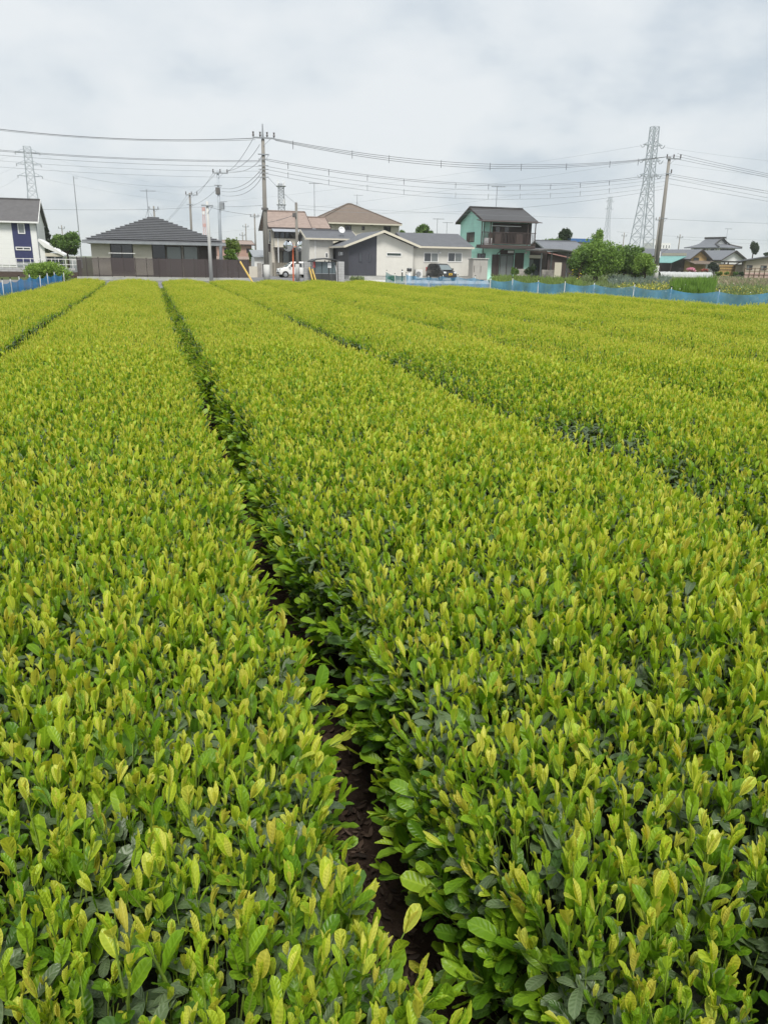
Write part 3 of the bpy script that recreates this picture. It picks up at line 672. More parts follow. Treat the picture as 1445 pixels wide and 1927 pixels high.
# ------------------------------------------------------------------ bungalow with the dark stepped roof, and its brown fence
def bungalow():
    F = Frame(281, 66); t = hthing('bungalow', 'low beige bungalow with dark stepped pyramid roof behind brown slatted fence', 'house', F)
    ul, _ = F(172, 470); ur, _ = F(407, 470); _, ze = F(281, 456); ea, _ = F(156, 455, -.7); eb, _ = F(424, 455, -.7); dep = eb - ea - 1.4
    _, za = F(281, 408, dep / 2)
    zs = ze + .05
    wall = MB(); wall.box(ul, ur, .12, dep, 0, zs); wall.build('wall', 'beige_wall_grey', t)
    # front wall pieces proud of dark openings
    w1a, _ = F(208, 470); w1b, _ = F(251, 470); w2a, _ = F(286, 470); w2b, _ = F(394, 470)
    for a, b in ((ul, w1a), (w1b, w2a)): MB().box(a, b, 0, .118, .3, zs - .003).build('front_wall', 'beige_wall', t)
    window(t, w1a + .02, w1b - .02, .5, F(230, 459)[1], .08, 2, 'dark_brown', ('glass_dark', 'glass_mid'))
    MB().box(w1a - .15, w1b + .15, -.55, -.50, F(230, 476.5)[1] - .025, F(230, 476.5)[1] + .025).build('laundry_rail', 'white_paint', t)
    window(t, w2a + .02, F(312, 470)[0], .2, F(300, 460)[1], .08, 1, 'dark_brown', ('glass_dark',))
    window(t, F(313, 470)[0], F(342, 470)[0], .2, F(320, 463)[1], .08, 1, 'dark_brown', ('glass_curtain',))
    window(t, F(345, 470)[0], F(373, 470)[0], .2, F(350, 463)[1], .08, 1, 'dark_brown', ('glass_curtain',))
    MB().box(F(374, 470)[0], w2b, .02, .118, .2, zs - .05).build('shutter_case', 'dark_brown', t)
    MB().box(w2b + .01, ur, .0, .118, .1, zs - .004).build('side_pier', 'dark_brown', t)
    # stepped roof: one slab per course
    um, vm, n = (ea + eb) / 2, dep / 2, 15
    for i in range(n):
        k = 1 - (i - .30) / n if i else 1.0; hx = (eb - ea) / 2 * k; hy = (dep / 2 + .7) * k; z0 = ze + (za - ze) * i / n + (.03 if i else 0); dz = (za - ze) / n
        b = MB(); c = [(um - hx, vm - hy), (um + hx, vm - hy), (um + hx, vm + hy), (um - hx, vm + hy)]; k2 = max(1 - (i + 1.02) / n, .001); hx2, hy2 = hx * k2 / k, hy * k2 / k
        d = [(um - hx2, vm - hy2), (um + hx2, vm - hy2), (um + hx2, vm + hy2), (um - hx2, vm + hy2)]
        b.add([(x, y, z0) for x, y in c] + [(x, y, z0 + .075) for x, y in c] + [(x, y, z0 + dz + .0) for x, y in d], [(0, 1, 5, 4), (1, 2, 6, 5), (2, 3, 7, 6), (3, 0, 4, 7), (4, 5, 9, 8), (5, 6, 10, 9), (6, 7, 11, 10), (7, 4, 8, 11), (8, 9, 10, 11), (3, 2, 1, 0)])
        rc = b.build('roof_course', 'roof_slate', t); e = MB(); zt_ = z0 + .078
        e.box(um - hx - .02, um + hx + .02, vm - hy - .025, vm - hy - .003, zt_ - .055, zt_).box(um - hx - .025, um - hx - .003, vm - hy, vm + hy, zt_ - .055, zt_).box(um + hx + .003, um + hx + .025, vm - hy, vm + hy, zt_ - .055, zt_); e.build('course_edge_lit', 'roof_edge_lit', rc)  # thin metal lips, toned paler to paint in light caught on the edges
    f = MB(); f.box(ea - .05, eb + .05, -.78, -.705, ze - .17, ze + .02); f.build('gutter', 'steel', t)
    MB().box(ea, eb, -.70, dep + .70, ze - .12, ze - .003).build('soffit', 'dark_brown', t)
    Fb = Frame(300, 60.3); f = hthing('slat_fence', 'long brown slatted fence on concrete footing in front of the bungalow', 'fence', Fb)
    xs = [147, 164, 187, 211, 234, 256, 277, 300, 322, 344, 366, 387, 408, 429, 449, 468]; us = [Fb(x, 505)[0] for x in xs]
    zb = .26; zt = Fb(300, 486)[1]
    MB().box(us[0] - .1, us[-1] + .1, -.09, .11, 0, zb).build('footing', 'concrete', f)
    pm = MB().box(-.035, .035, -.03, .03, zb, zt + .02).mesh('post'); pm.materials.append(M('dark_brown'))
    for u in us: inst('post', pm, None, f, (u, 0, 0))
    n = 17; pitch = (zt - zb - .05) / n; cache = {}
    for i in range(len(us) - 1):
        op = xs[i] < 205 or 250 < xs[i] < 280
        w = us[i + 1] - us[i] - .08; key = (round(w, 2), op)
        if key not in cache:
            me = MB().box(-w / 2, w / 2, -.012, .012, 0, pitch * (.80 if op else .955)).mesh('slat'); me.materials.append(M('fence_brown')); cache[key] = me
        for j in range(n): inst('slat', cache[key], None, f, ((us[i] + us[i + 1]) / 2, .002 * (j % 2), zb + .03 + pitch * j))
    s = MB().box(us[0] - .02, us[0] + .02, .14, 3.2, .1, zt - .25); s.build('return_panel', 'dark_brown', f)
bungalow()
antenna(280, 356, 409, 71.5, 'spiky tv antenna on the tip of the stepped dark roof', 1.0)

# ------------------------------------------------------------------ left edge: white and navy house, lean-to, wall, bank
def left_house():
    F = Frame(40, 84); t = hthing('two_storey_house', 'white two-storey house with navy panel at the left edge', 'house', F)
    u0 = F(-95, 440)[0]; u1 = F(67, 416)[0]; ze = F(40, 414)[1]; zr = F(40, 375, 3.6)[1]; dep = 7.2; zb = .45
    na, nb = F(21, 416)[0], F(55.5, 416)[0]
    w = MB(); w.box(u0, u1, .05, dep, zb, ze); w.build('wall', 'white_wall', t)
    MB().box(u0, na - .003, 0, .048, zb + .2, ze).build('siding', 'white_wall', t); MB().box(nb + .003, u1, 0, .048, zb + .2, ze).build('siding', 'white_wall', t)
    MB().box(na, nb, -.03, .048, zb + .55, ze - .003).build('navy_panel', 'navy_wall', t)
    MB().prism_u([(.05, ze), (dep, ze), (dep / 2, zr - .2)], u1 - .2, u1 - .02).build('gable_end', 'white_wall', t)
    gable_u(t, u0, u1, 0, dep, ze + .12, zr, 'roof_left', .14, .3, .45)
    window(t, F(33, 421)[0], F(46.5, 421)[0], F(40, 440)[1], F(40, 420)[1], -.03, 1, 'white_paint', ('glass_curtain',), .09)
    window(t, F(30.5, 468)[0], F(59, 468)[0], F(45, 471)[1], F(45, 464.5)[1], -.03, 2, 'white_paint', ('glass_dark', 'glass_mid'), .09)
    window(t, u0 + .9, F(-1, 480)[0], F(0, 484)[1], F(0, 474)[1], 0, 2)
    MB().box(F(33, 500)[0], F(64, 500)[0], -.02, .045, zb + .02, zb + .5).build('vent_grille', 'steel', t)
    MB().tube([(u1 + .06, -.06, zb), (u1 + .06, -.06, ze)], .05, 6).build('downpipe', 'steel', t)
    F2 = Frame(80, 82); a = hthing('lean_to', 'white lean-to with sloping roof beside the white and navy house', 'shed', F2)
    p0, p1 = F2(63, 449), F2(84, 462); p2 = F2(122, 479); zb = .4
    MB().prism([(p0[0] + .5, zb), (p1[0], zb), (p1[0], p1[1] - .1), (p0[0] + .5, p0[1] - .25)], 0, 4).build('wall', 'white_wall', a)
    MB().prism([(p0[0] + .45, p0[1] - .22), (p0[0] + .5, p0[1]), (p2[0], p2[1]), (p2[0], p2[1] - .16), (p1[0], p1[1] - .18)], -.35, 4.3).build('roof', 'white_paint', a)
    q0, q1 = F2(86, 476), F2(119, 483)
    MB().box(q0[0], q1[0], -.2, -.15, q1[1], q0[1]).build('corrugated_panel', 'ivory', a)
    for x in (88, 104, 119): u = F2(x, 480)[0]; MB().box(u - .04, u + .04, -.2, -.12, zb, q1[1]).build('post', 'steel', a)
    MB().box(q0[0] + .2, q1[0] - .1, 1.4, 3.5, zb, zb + 1.2).build('tarpaulin_stack', 'shelter_glass', a)
    MB().box(F2(67, 480)[0], F2(70.5, 480)[0], -.06, 0, F2(68, 481)[1], F2(68, 475)[1]).build('meter_box', 'paper', a)
    F3 = Frame(137, 82); s = hthing('storage_box', 'small white prefabricated shed left of the brown slatted fence', 'shed', F3); a0, a1 = F3(129, 495)[0], F3(150, 495)[0]; z1 = F3(137, 484)[1]
    MB().box(a0, a1, 0, 2, 0, z1).build('body', 'white_wall', s, .03); MB().box(a0 - .08, a1 + .08, -.1, 2.1, z1 + .003, z1 + .1).build('roof', 'white_paint', s); MB().box(a0 + .3, a1 - .3, -.03, -.003, .3, z1 - .3).build('door', 'paper', s)
    F4 = Frame(70, 68); w = hthing('block_wall', 'grey concrete block wall with white rail below the white and navy house', 'wall', F4)
    b0, b1 = F4(-60, 510)[0], F4(146, 510)[0]; z0, z1 = .28, F4(70, 504)[1] + .02
    bw = .62; n = int((b1 - b0) / bw); hh = (z1 - z0) / 2
    bm = MB().box(-bw / 2 + .008, bw / 2 - .008, -.09, .09, .005, hh - .005).mesh('block'); bm.materials.append(M('block'))
    for r in range(2):
        for i in range(n): inst('block', bm, None, w, (b0 + bw * (i + .5 + .5 * (r % 2)), 0, z0 + hh * r))
    MB().box(b0, b1, -.07, .07, 0, z0).build('footing', 'old_block', w)
    for i in range(18): u = b1 - .3 - i * .55; MB().box(u - .025, u + .025, -.03, .03, z1, z1 + .75).build('rail_post', 'white_paint', w)
    for z in (.25, .68): MB().box(b1 - 9.8, b1, -.02, .02, z1 + z, z1 + z + .05).build('rail', 'white_paint', w)
    b = MB(); v0 = F4.o; 
    b.M = Matrix.Translation(F4.o) @ Matrix.Rotation(F4.rz, 4, 'Z')
    b.prism_u([(-4.2, .012), (-2.2, .30), (-.12, .34), (-.12, .012)], b0, b1 + .3); tag(b.build('earth_bank', 'soil'), kind='structure')
left_house()

# ------------------------------------------------------------------ beige house with pink tiles
def beige_house():
    F = Frame(508, 84); t = hthing('tiled_house', 'beige two-storey house with pinkish tiled roof and enclosed upper veranda', 'house', F)
    u0 = F(511, 440)[0]; u1 = F(579, 440)[0]; dep = 6.4; ze = F(545, 427)[1]; zr = F(530, 398, dep / 2)[1]
    MB().box(u0, u1, .0, dep, 0, ze).build('wall', 'beige_wall', t)
    for x0, x1 in ((u0 + .02, u0 + .2), (u1 - .2, u1 - .02)): MB().prism_u([(.02, ze + .002), (dep - .02, ze + .002), (dep / 2, zr - .25)], x0, x1).build('gable_end', 'beige_wall', t)
    gable_u(t, u0, u1, 0, dep, ze + .15, zr, 'roof_pink', .16, .35, .5, 'dark_brown')
    # wing behind, to the right
    w0, w1 = F(574, 430, 2.5)[0], F(618, 430, 2.5)[0]; zw = F(595, 429, 2.5)[1]; zwr = F(595, 409, 4.5)[1]
    MB().box(w0, w1, 2.5, 7.4, 0, zw).build('wing_wall', 'beige_wall', t); gable_u(t, w0 + .3, w1, 2.5, 7.4, zw + .1, zwr, 'roof_pink', .14, .2, .3, 'dark_brown')
    # enclosed veranda band, awning, lower rooms
    a0, a1 = u0 + .15, u1 + .75; zt, zm = F(545, 437)[1], F(545, 449.5)[1]
    MB().box(a0, a1, -1.1, -.004, F(545, 466)[1], zm).build('balcony_wall', 'beige_wall', t)
    n = 8
    for i in range(n): window(t, a0 + (a1 - a0) * i / n, a0 + (a1 - a0) * (i + 1) / n - .01, zm + .003, zt, -1.0, 1, 'dark_brown', (('glass_dark', 'glass_mid', 'glass_mid', 'glass_dark', 'glass_curtain')[i % 5],), .07)
    MB().slab([(a0 - .2, -1.7, zt + .02), (a1 + .1, -1.7, zt + .02), (a1 + .1, 0, zt + .42), (a0 - .2, 0, zt + .42)], .05).build('awning', 'awning', t)
    zc = F(545, 470)[1]; MB().box(a0 + .25, a1, -1.05, -.006, zc, F(545, 466)[1] - .003).build('porch_beam', 'dark_brown', t)
    MB().box(F(517.5, 480)[0], F(531, 480)[0], -.12, -.006, .15, zc - .1).build('shutter', 'shutter', t)
    window(t, F(532, 480)[0], F(556, 480)[0], .2, zc - .12, -.06, 2, 'dark_brown', ('glass_curtain', 'glass_mid'))
    window(t, F(559, 480)[0], F(582, 480)[0], .9, zc - .12, -.06, 2, 'dark_brown', ('glass_curtain', 'glass_mid'))
    MB().box(F(558, 480)[0], F(584, 480)[0], -.9, -.8, .5, 1.5).build('translucent_screen', 'awning', t)
    L = leftwall(u0); window(t, -4.2, -2.8, F(490, 460)[1] * 0 + 3.1, 4.5, 0, 2, 'dark_brown', ('glass_dark', 'glass_mid'), .07, L)
    MB(L).box(-1.6, -.9, -.35, -.01, 2.4, 3.2).build('air_conditioner', 'dark_brown', t); window(t, -1.4, -.5, 3.3, 4.5, 0, 1, 'dark_brown', ('glass_dark',), .07, L)
    MB().tube([(u0 + .5, -1.15, 0), (u0 + .5, -1.15, zm)], .05, 6).build('downpipe', 'paper', t)
    for i in range(10): u = F(506, 510)[0] + .26 * i; MB().box(u, u + .22, -2.6, -2.55, .05, 1.35).build('fence_board', 'shutter', t)
    G2 = Frame(490, 76); s = hthing('gate_wall', 'low pale wall and pillars at the side road near the main pole', 'wall', G2)
    g0, g1 = G2(469, 510)[0], G2(485, 510)[0]; MB().box(g0, g1, 0, .15, 0, 1.0).build('panel', 'beige_wall', s); MB().box(g1 + .003, g1 + .4, -.05, .3, 0, 1.3).build('pillar', 'old_block', s)
    MB().box(g1 + .5, g1 + 1.1, .1, .2, .05, 1.25).build('gate', 'dark_brown', s)
    S2 = Frame(492, 92); s = hthing('metal_shed', 'low white metal shed left of the beige tiled house', 'shed', S2); a, c = S2(479, 490)[0], S2(502, 490)[0]; zz = S2(490, 484)[1]
    MB().box(a, c, 0, 3, 0, zz).build('body', 'white_wall', s); MB().slab([(a - .2, -.3, zz + .05), (c + .2, -.3, zz + .05), (c + .2, 3, zz + .8), (a - .2, 3, zz + .8)], .08).build('roof', 'steel', s)
beige_house()

# ------------------------------------------------------------------ big hip roofed house behind
def hip_house():
    F = Frame(671, 101); t = hthing('hip_roof_house', 'beige two-storey house with brown hip roof behind the grey-roofed house', 'house', F)
    e0 = F(595, 421, -.7)[0]; e1 = F(756, 419, -.7)[0]; ze = F(671, 420)[1]; dep = 9.0; zr = F(671, 385, dep / 2)[1]
    u0, u1 = F(598, 430)[0], F(751, 430)[0]
    MB().box(u0, u1, 0, dep, 0, ze - .05).build('wall', 'beige_wall', t); hip(t, e0, e1, -.7, dep + .7, ze, zr, .6, 'roof_brown', 'ivory')
    for a, b, y0, y1 in ((615, 623, 425, 434), (649, 661, 424, 434), (681, 686, 426, 433), (722, 735, 426, 436)):
        window(t, F(a, 430)[0], F(b, 430)[0], F(a, y1)[1], F(a, y0)[1], 0, 2 if b - a > 8 else 1, 'dark_brown', ('glass_dark', 'glass_mid'), .08)
    MB().box(F(696, 423)[0], F(702, 423)[0], -.03, 0, F(700, 424.5)[1], F(700, 421.5)[1]).build('vent', 'dark_brown', t)
    z = F(640, 410, 1.5)[1]; MB().box(F(632, 409, 1.2)[0], F(656, 409, 1.2)[0], 1.15, 1.2, z + .1, z + .2).build('snow_guard', 'paper', t)
    for x in (632, 716): u = F(x, 428)[0]; MB().tube([(u, -.06, 0), (u, -.06, ze - .2)], .05, 6).build('downpipe', 'ivory', t)
hip_house()
antenna(672, 366, 387, 105.6, 'tv antenna on the peak of the brown hip roof', .9)

# ------------------------------------------------------------------ pale house with charcoal panel
def pale_house():
    F = Frame(715, 75); t = hthing('single_storey_house', 'pale single-storey house with charcoal panel and grey gabled roofs', 'house', F)
    g0, g1 = F(656.5, 490)[0], F(777, 490)[0]; gm, zr = F(720, 434); zl = F(650, 458)[1] ; zR = F(777, 459)[1]
    um, _ = F(708.5, 490); dep = 7.0; zb = .38
    def zroof(u): return zl + (zr - zl) * (u - g0) / (gm - g0) if u < gm else zr + (zR - zr) * (u - gm) / (g1 - gm)
    zt = .22
    MB().prism([(g0, zb), (um, zb), (um, zroof(um) - zt), (g0, zl - zt)], 0, dep).build('charcoal_wall', 'charcoal_wall', t)
    MB().prism([(um + .003, zb), (g1, zb), (g1, zR - zt), (gm, zr - zt), (um + .003, zroof(um) - zt)], .0, dep).build('pale_wall', 'pale_wall', t)
    MB().box(g0 + .03, g1 - .03, .04, dep, 0, zb - .003).build('plinth', 'concrete', t)
    gable_v(t, g0, g1, 0, dep, 0, zr, 'roof_grey', gm, .14, .55, .55, 'ivory', zl, zR)
    for a, b, y0, y1 in ((675.5, 681.5, 476, 493), (694, 698.5, 476, 493)):
        window(t, F(a, 485)[0], F(b, 485)[0], F(a, y1)[1], F(a, y0)[1], 0, 1, 'charcoal_wall', ('glass_mid',), .06)
    LW = leftwall(g0); zz = F(650, 481, 2.0)[1]; MB(LW).box(-3.6, -2.9, -.16, -.004, zz, zz + .34).build('meter_box', 'steel', t); MB(LW).box(-2.75, -2.3, -.14, -.004, zz + .02, zz + .32).build('vent_hood', 'paper', t)
    window(t, F(727, 479)[0], F(755.5, 479)[0], F(740, 482.5)[1], F(740, 475.2)[1], 0, 1, 'white_paint', ('glass_green',), .06)
    # right wing
    v = 2.2; w1 = F(886, 495, v)[0]; ze = F(830, 464, v)[1]; zrd = F(830, 439.5, v + 3.4)[1]
    MB().box(g1 + .003, w1, v, v + 6.6, zb, ze - .05).build('wing_wall', 'pale_wall', t); MB().box(g1, w1 - .03, v + .04, v + 6, 0, zb - .003).build('wing_plinth', 'concrete', t)
    r = MB(); c0, c1 = F(745, 440, v + 3.4)[0], F(892, 464, v - .5)[0]; cr = F(862, 440, v + 3.4)[0]; a0 = g1 + .3
    r.slab([(a0 - .2, v - .5, ze), (c1, v - .5, ze), (cr, v + 3.4, zrd), (c0, v + 3.4, zrd)], .14).slab([(c0, v + 3.4, zrd + .002), (cr, v + 3.4, zrd + .002), (c1, v + 7.1, ze), (a0 - .2, v + 7.1, ze)], .14)
    r.add([(c1, v - .5, ze), (c1, v + 7.1, ze), (cr, v + 3.4, zrd)], [(0, 1, 2)]); ro = r.build('wing_roof', 'roof_grey', t)
    MB().box(a0 + .1, c1 + .03, v - .56, v - .503, ze - .17, ze - .01).build('gutter', 'ivory', ro)
    for a, b in ((797, 824.5), (842, 869)): window(t, F(a, 485, v)[0], F(b, 485, v)[0], F(a, 493, v)[1], F(a, 475, v)[1], v, 2, 'white_paint', ('glass_mid', 'glass_curtain'), .07)
    MB().box(F(825.5, 475, v)[0], F(829, 475, v)[0], v - .12, v - .003, F(826, 477, v)[1], F(826, 474, v)[1]).build('vent_hood', 'paper', t)
    MB().tube([(w1 + .05, v + .3, 0), (w1 + .05, v + .3, ze - .2)], .05, 6).build('downpipe', 'ivory', t)
    uc = F(779, 505, v)[0]; MB().box(uc, uc + .75, v - .45, v - .08, .1, .95).build('air_conditioner', 'white_paint', t, .03); MB().disc((uc + .32, v - .452, .52), (0, -1, 0), .26, .01).build('fan_grille', 'steel', t)
    # left wing with its own gable end
    v = 5.6; l0 = F(583, 480, v)[0]; l1 = g0 - 1.7; ze = F(610, 446, v)[1]; zrd = F(610, 433.5, v + 2.2)[1]
    MB().box(l0, l1 + 1.5, v + .05, v + 4.6, 0, ze - .06).build('left_wing_wall', 'pale_wall', t)
    MB().prism_u([(v + .06, ze - .058), (v + 4.58, ze - .058), (v + 2.3, zrd - .16)], l0 + .01, l0 + .2).build('left_wing_gable', 'pale_wall', t)
    gable_u(t, l0, l1 + 3.5, v, v + 4.6, ze, zrd, 'roof_grey', .13, .45, .4, 'ivory')
    window(t, F(612, 480, v)[0], F(617.5, 480, v)[0], F(614, 486, v)[1], F(614, 475, v)[1], v + .05, 1, 'white_paint', ('glass_dark',), .08)
    u = F(593.5, 470, v)[0]; MB().tube([(u, v - .02, 0), (u, v - .02, ze - .1)], .05, 6).build('downpipe', 'white_paint', t)
    # satellite dish on the roof
    d = U(643.5, 434, 80); s = thing('satellite_dish', 'white satellite dish on the grey roof ridge', 'dish', (d.x, d.y, d.z - .55))
    MB().tube([(0, 0, -.4), (0, 0, .5)], .03, 6).build('mast', 'steel', s); MB().disc((.0, -.05, .62), (.35, -.8, .35), .32, .02, 20, -.07).build('reflector', 'paper', s, smooth=True)
    MB().tube([(0, -.05, .35), (.16, -.42, .55)], .015, 5).build('feed_arm', 'steel', s)
    # letterbox on a post by the front wall
    L = Frame(770, 72.5); s = hthing('letterbox', 'dark letterbox on a white gate post before the pale house', 'letterbox', L); a, b = L(766, 507)[0], L(774, 507)[0]
    MB().box(a, b, -.15, .15, L(770, 511)[1], L(770, 504.5)[1]).build('box', 'car_black', s, .03); MB().box(a + .12, b - .1, -.06, .06, 0, L(770, 511)[1] - .003).build('post', 'white_paint', s); MB().box(a + .05, b - .05, -.157, -.152, L(770, 506)[1], L(770, 505.3)[1]).build('slot', 'steel', s)
    B = Frame(757, 71); s = hthing('bollard', 'thin dark bollard left of the letterbox', 'bollard', B); MB().tube([(0, 0, 0), (0, 0, 1.0)], .06, 10).build('shaft', 'car_black', s); MB().tube([(0, 0, .78), (0, 0, .88)], .066, 10).build('reflective_band', 'paper', s)
pale_house()
def pole_antenna(px, y0, y1, D, label):
    a = U(px, y1, D); c = U(px, y0, D); t = thing('antenna_mast', label, 'antenna', a); h = c.z - a.z
    MB().tube([(0, 0, -.3), (0, 0, h)], .035, 5).build('mast', 'steel', t); MB().box(-.6, .9, -.02, .02, h - .1, h - .05).build('boom', 'steel', t)
    for i in range(5): MB().box(-.5 + .3 * i, -.47 + .3 * i, -.35, .35, h - .049, h - .02).build('element', 'steel', t)
pole_antenna(592, 344, 402, 96, 'tall thin antenna mast behind the pink tiled roof')
pole_antenna(822, 411, 441, 110, 'antenna behind the grey wing roof beside a treetop')
pole_antenna(840, 418, 441, 115, 'small antenna right of the treetop behind the grey roof')
pole_antenna(933, 350, 391, 88, 'thin antenna rising above the dark roof of the mint house')
pole_antenna(1366, 448 - 18, 449, 178, 'antenna above the big temple-like tiled roof')

# ------------------------------------------------------------------ mint green house, shed, carport
def mint_house():
    F = Frame(908, 84); t = hthing('mint_house', 'mint green two-storey house with dark tiled roof and brown balcony', 'house', F)
    u0 = F(911, 430)[0]; u1 = F(1000, 430)[0]; dep = 6.6; ze = F(950, 412)[1]; zr = F(930, 391.5, dep / 2)[1]
    MB().box(u0, u1, 0, dep, 0, ze - .1).build('wall', 'mint_wall', t); MB().prism_u([(.02, ze - .098), (dep - .02, ze - .098), (dep / 2, zr - .22)], u0 + .01, u0 + .2).build('gable_end', 'mint_wall', t)
    gable_u(t, u0, u1, 0, dep, ze, zr, 'roof_tile_dark', .18, .4, .45, 'dark_brown')
    L = leftwall(u0); z0, z1 = 3.75, 4.75
    window(t, -4.6, -2.5, z0, z1, 0, 3, 'dark_brown', ('brown_metal', 'glass_dark', 'glass_mid'), .07, L)
    MB(L).box(-6.5, -.05, -.03, -.003, 2.75, 2.80).build('belt_course', 'mint_wall', t)
    # balcony: floor, posts, rail, balusters, canopy, dark flat sheet painting in shade behind
    b0, b1 = F(905, 455, -1.2)[0], F(1007, 455, -1.2)[0]; zf = F(950, 461, -1.2)[1]; zh = F(950, 437, -1.2)[1]; zcn = F(950, 417, -1.2)[1]
    MB().box(u0 + .9, u1 - .02, -.04, -.004, zf + .1, ze - .4).build('balcony_shade_panel', 'dark_brown', t)
    window(t, F(931, 430)[0], F(958, 430)[0], zf + .15, F(940, 425)[1], -.05, 3, 'brown_metal', ('glass_dark', 'brown_metal', 'glass_dark'), .07)
    MB().box(b0, b1, -1.25, -.005, zf - .28, zf).build('balcony_floor', 'brown_metal', t)
    MB().box(b0, b1, -1.25, -1.17, zh - .06, zh).build('handrail', 'brown_metal', t); MB().box(b0, b1, -1.24, -1.18, zf + .08, zf + .14).build('bottom_rail', 'brown_metal', t)
    bm = MB().box(-.022, .022, -1.225, -1.19, zf + .142, zh - .062).mesh('baluster'); bm.materials.append(M('brown_metal')); nb = 38
    for i in range(nb): inst('baluster', bm, None, t, (b0 + (b1 - b0) * (i + .5) / nb, 0, 0))
    for a, b in ((931, 942), (971, 984)): MB().box(F(a, 445, -1.2)[0], F(b, 445, -1.2)[0], -1.18, -1.165, zf + .145, zh - .065).build('balcony_panel', 'brown_metal', t)
    for x in (b0 + .05, b0 + 1.0, b1 - .9, b1 - .05): MB().box(x - .04, x + .04, -1.16, -1.08, zf, zcn).build('canopy_post', 'brown_metal', t)
    MB().slab([(b0 - .1, -1.5, zcn), (b1 + .5, -1.5, zcn), (b1 + .5, -.004, zcn + .18), (b0 - .1, -.004, zcn + .18)], .06).build('canopy', 'brown_metal', t)
    MB().tube([(b0 + 1.0, -.9, zh + .6), (b1 - 1.6, -.9, zh + .6)], .03, 6).build('laundry_pole', 'paper', t)
    ua = F(912, 448, -.5)[0]; MB().box(ua, ua + .75, -.6, -.3, zf + .003, zf + .65).build('air_conditioner', 'paper', t, .03)
    ub = F(922, 444, -.5)[0]; MB().box(ub, ub + .35, -.35, -.1, zf + .003, zf + 1.15).build('balcony_box', 'twig', t)
    # ground floor
    MB().slab([(b0 - .1, -1.3, zf - .29), (F(1030, 470)[0], -1.3, zf - .29), (F(1030, 470)[0], -.004, zf - .2), (b0 - .1, -.004, zf - .2)], .1).build('lower_roof', 'roof_tile_dark', t)
    MB().box(u1 + .003, F(1030, 490)[0], .3, dep, 0, zf - .35).build('annex_wall', 'brown_metal', t)
    zd = F(950, 480)[1]
    MB().box(F(924.5, 500)[0], F(938.5, 500)[0], -.08, -.004, .35, F(930, 479)[1]).build('shutter_case', 'dark_brown', t)
    window(t, F(939.5, 500)[0], F(965, 500)[0], .3, F(950, 480)[1], 0, 2, 'dark_brown', ('glass_curtain', 'glass_curtain'), .07)
    MB().box(F(939, 500)[0], F(965.5, 500)[0], -.05, -.003, F(950, 479.5)[1], F(950, 470.5)[1]).build('transom', 'dark_brown', t)
    MB().box(F(953, 500)[0], F(964, 500)[0], -.065, -.052, F(950, 476)[1], F(950, 471.5)[1]).build('transom_pane', 'paper', t)
    d = MB().box(F(967, 500)[0], F(984, 500)[0], -.06, -.003, .2, F(975, 476)[1]).build('front_door', 'dark_brown', t); MB().box(F(969.5, 500)[0], F(970.5, 500)[0], -.1, -.063, .95, 1.25).build('door_handle', 'paper', d)
    MB().disc((F(989, 476)[0], -.01, F(989, 476)[1]), (0, -1, 0), .13, .06, 14, .04).build('wall_lamp', 'paper', t)
    window(t, F(994, 500)[0], F(1017, 500)[0], .4, F(1005, 487)[1], .3, 2, 'dark_brown', ('glass_curtain', 'glass_mid'), .07); MB().box(F(994, 500)[0], F(1018, 500)[0], -.15, .25, F(1005, 486)[1], F(1005, 480)[1]).build('roller_blind_box', 'ivory', t)
    MB().tube([(u0 + 1.6, -.1, 0), (u0 + 1.6, -.1, zf - .8), (u0 + 2.2, -.3, zf - .35)], .05, 6).build('downpipe', 'dark_brown', t); MB().tube([(u0 - .06, -.06, 0), (u0 - .06, -.06, ze - .2)], .05, 6).build('downpipe', 'dark_brown', t)
    window(t, F(897, 482, -.0)[0], F(912, 482, -.0)[0] , 2.1, 2.6, -.1, 2, 'dark_brown', ('glass_mid',), .06)
    # storage shed
    S = Frame(903, 77.5); s = hthing('storage_shed', 'tall grey steel storage shed between pale house and mint house', 'shed', S); a, m_, c = S(889, 510)[0], S(902, 510)[0], S(917, 510)[0]; zt = S(903, 487.5)[1]
    MB().box(a, c, 0, 1.1, .1, zt).build('body', 'shed_grey', s, .02); MB().slab([(a - .08, -.12, zt + .09), (c + .08, -.12, zt + .09), (c + .08, 1.2, zt + .02), (a - .08, 1.2, zt + .02)], .08).build('roof', 'concrete', s)
    for x0, x1 in ((a + .04, m_ - .01), (m_ + .01, c - .04)): dd = MB().box(x0, x1, -.03, -.003, .16, zt - .06).build('door', 'shed_grey', s); MB().box(x0 + .08, x0 + .11, -.06, -.032, .8, 1.4).build('door_handle', 'dark_brown', dd)
    for x in (a + .2, c - .2): MB().box(x - .1, x + .1, 0.02, 1.0, 0, .098).build('foot', 'block', s)
    # block garden walls
    B = Frame(985, 80)
    for lab, x0, x1, yt in (('weathered concrete block wall before the mint house door', 972, 999, 506), ('grey weathered block wall below the carport', 1019, 1041, 507)):
        w = hthing('garden_wall', lab, 'wall', B); a, c = B(x0, 512)[0], B(x1, 512)[0]; zt = B(985, yt)[1]; nr = 5; bw = .42; nn = max(2, int(round((c - a) / bw))); bw = (c - a) / nn
        for r in range(nr):
            for i in range(nn): MB().box(a + bw * i + .005, a + bw * (i + 1) - .005, -.08 + .004 * ((i + r) % 3), .1, zt * r / nr + .004, zt * (r + 1) / nr - .004).build('block', 'old_block', w)
    # carport
    C = Frame(1045, 82); c = hthing('carport', 'carport with curved smoky roof right of the mint house', 'carport', C); a, b = C(1000, 480)[0], C(1078, 480)[0]
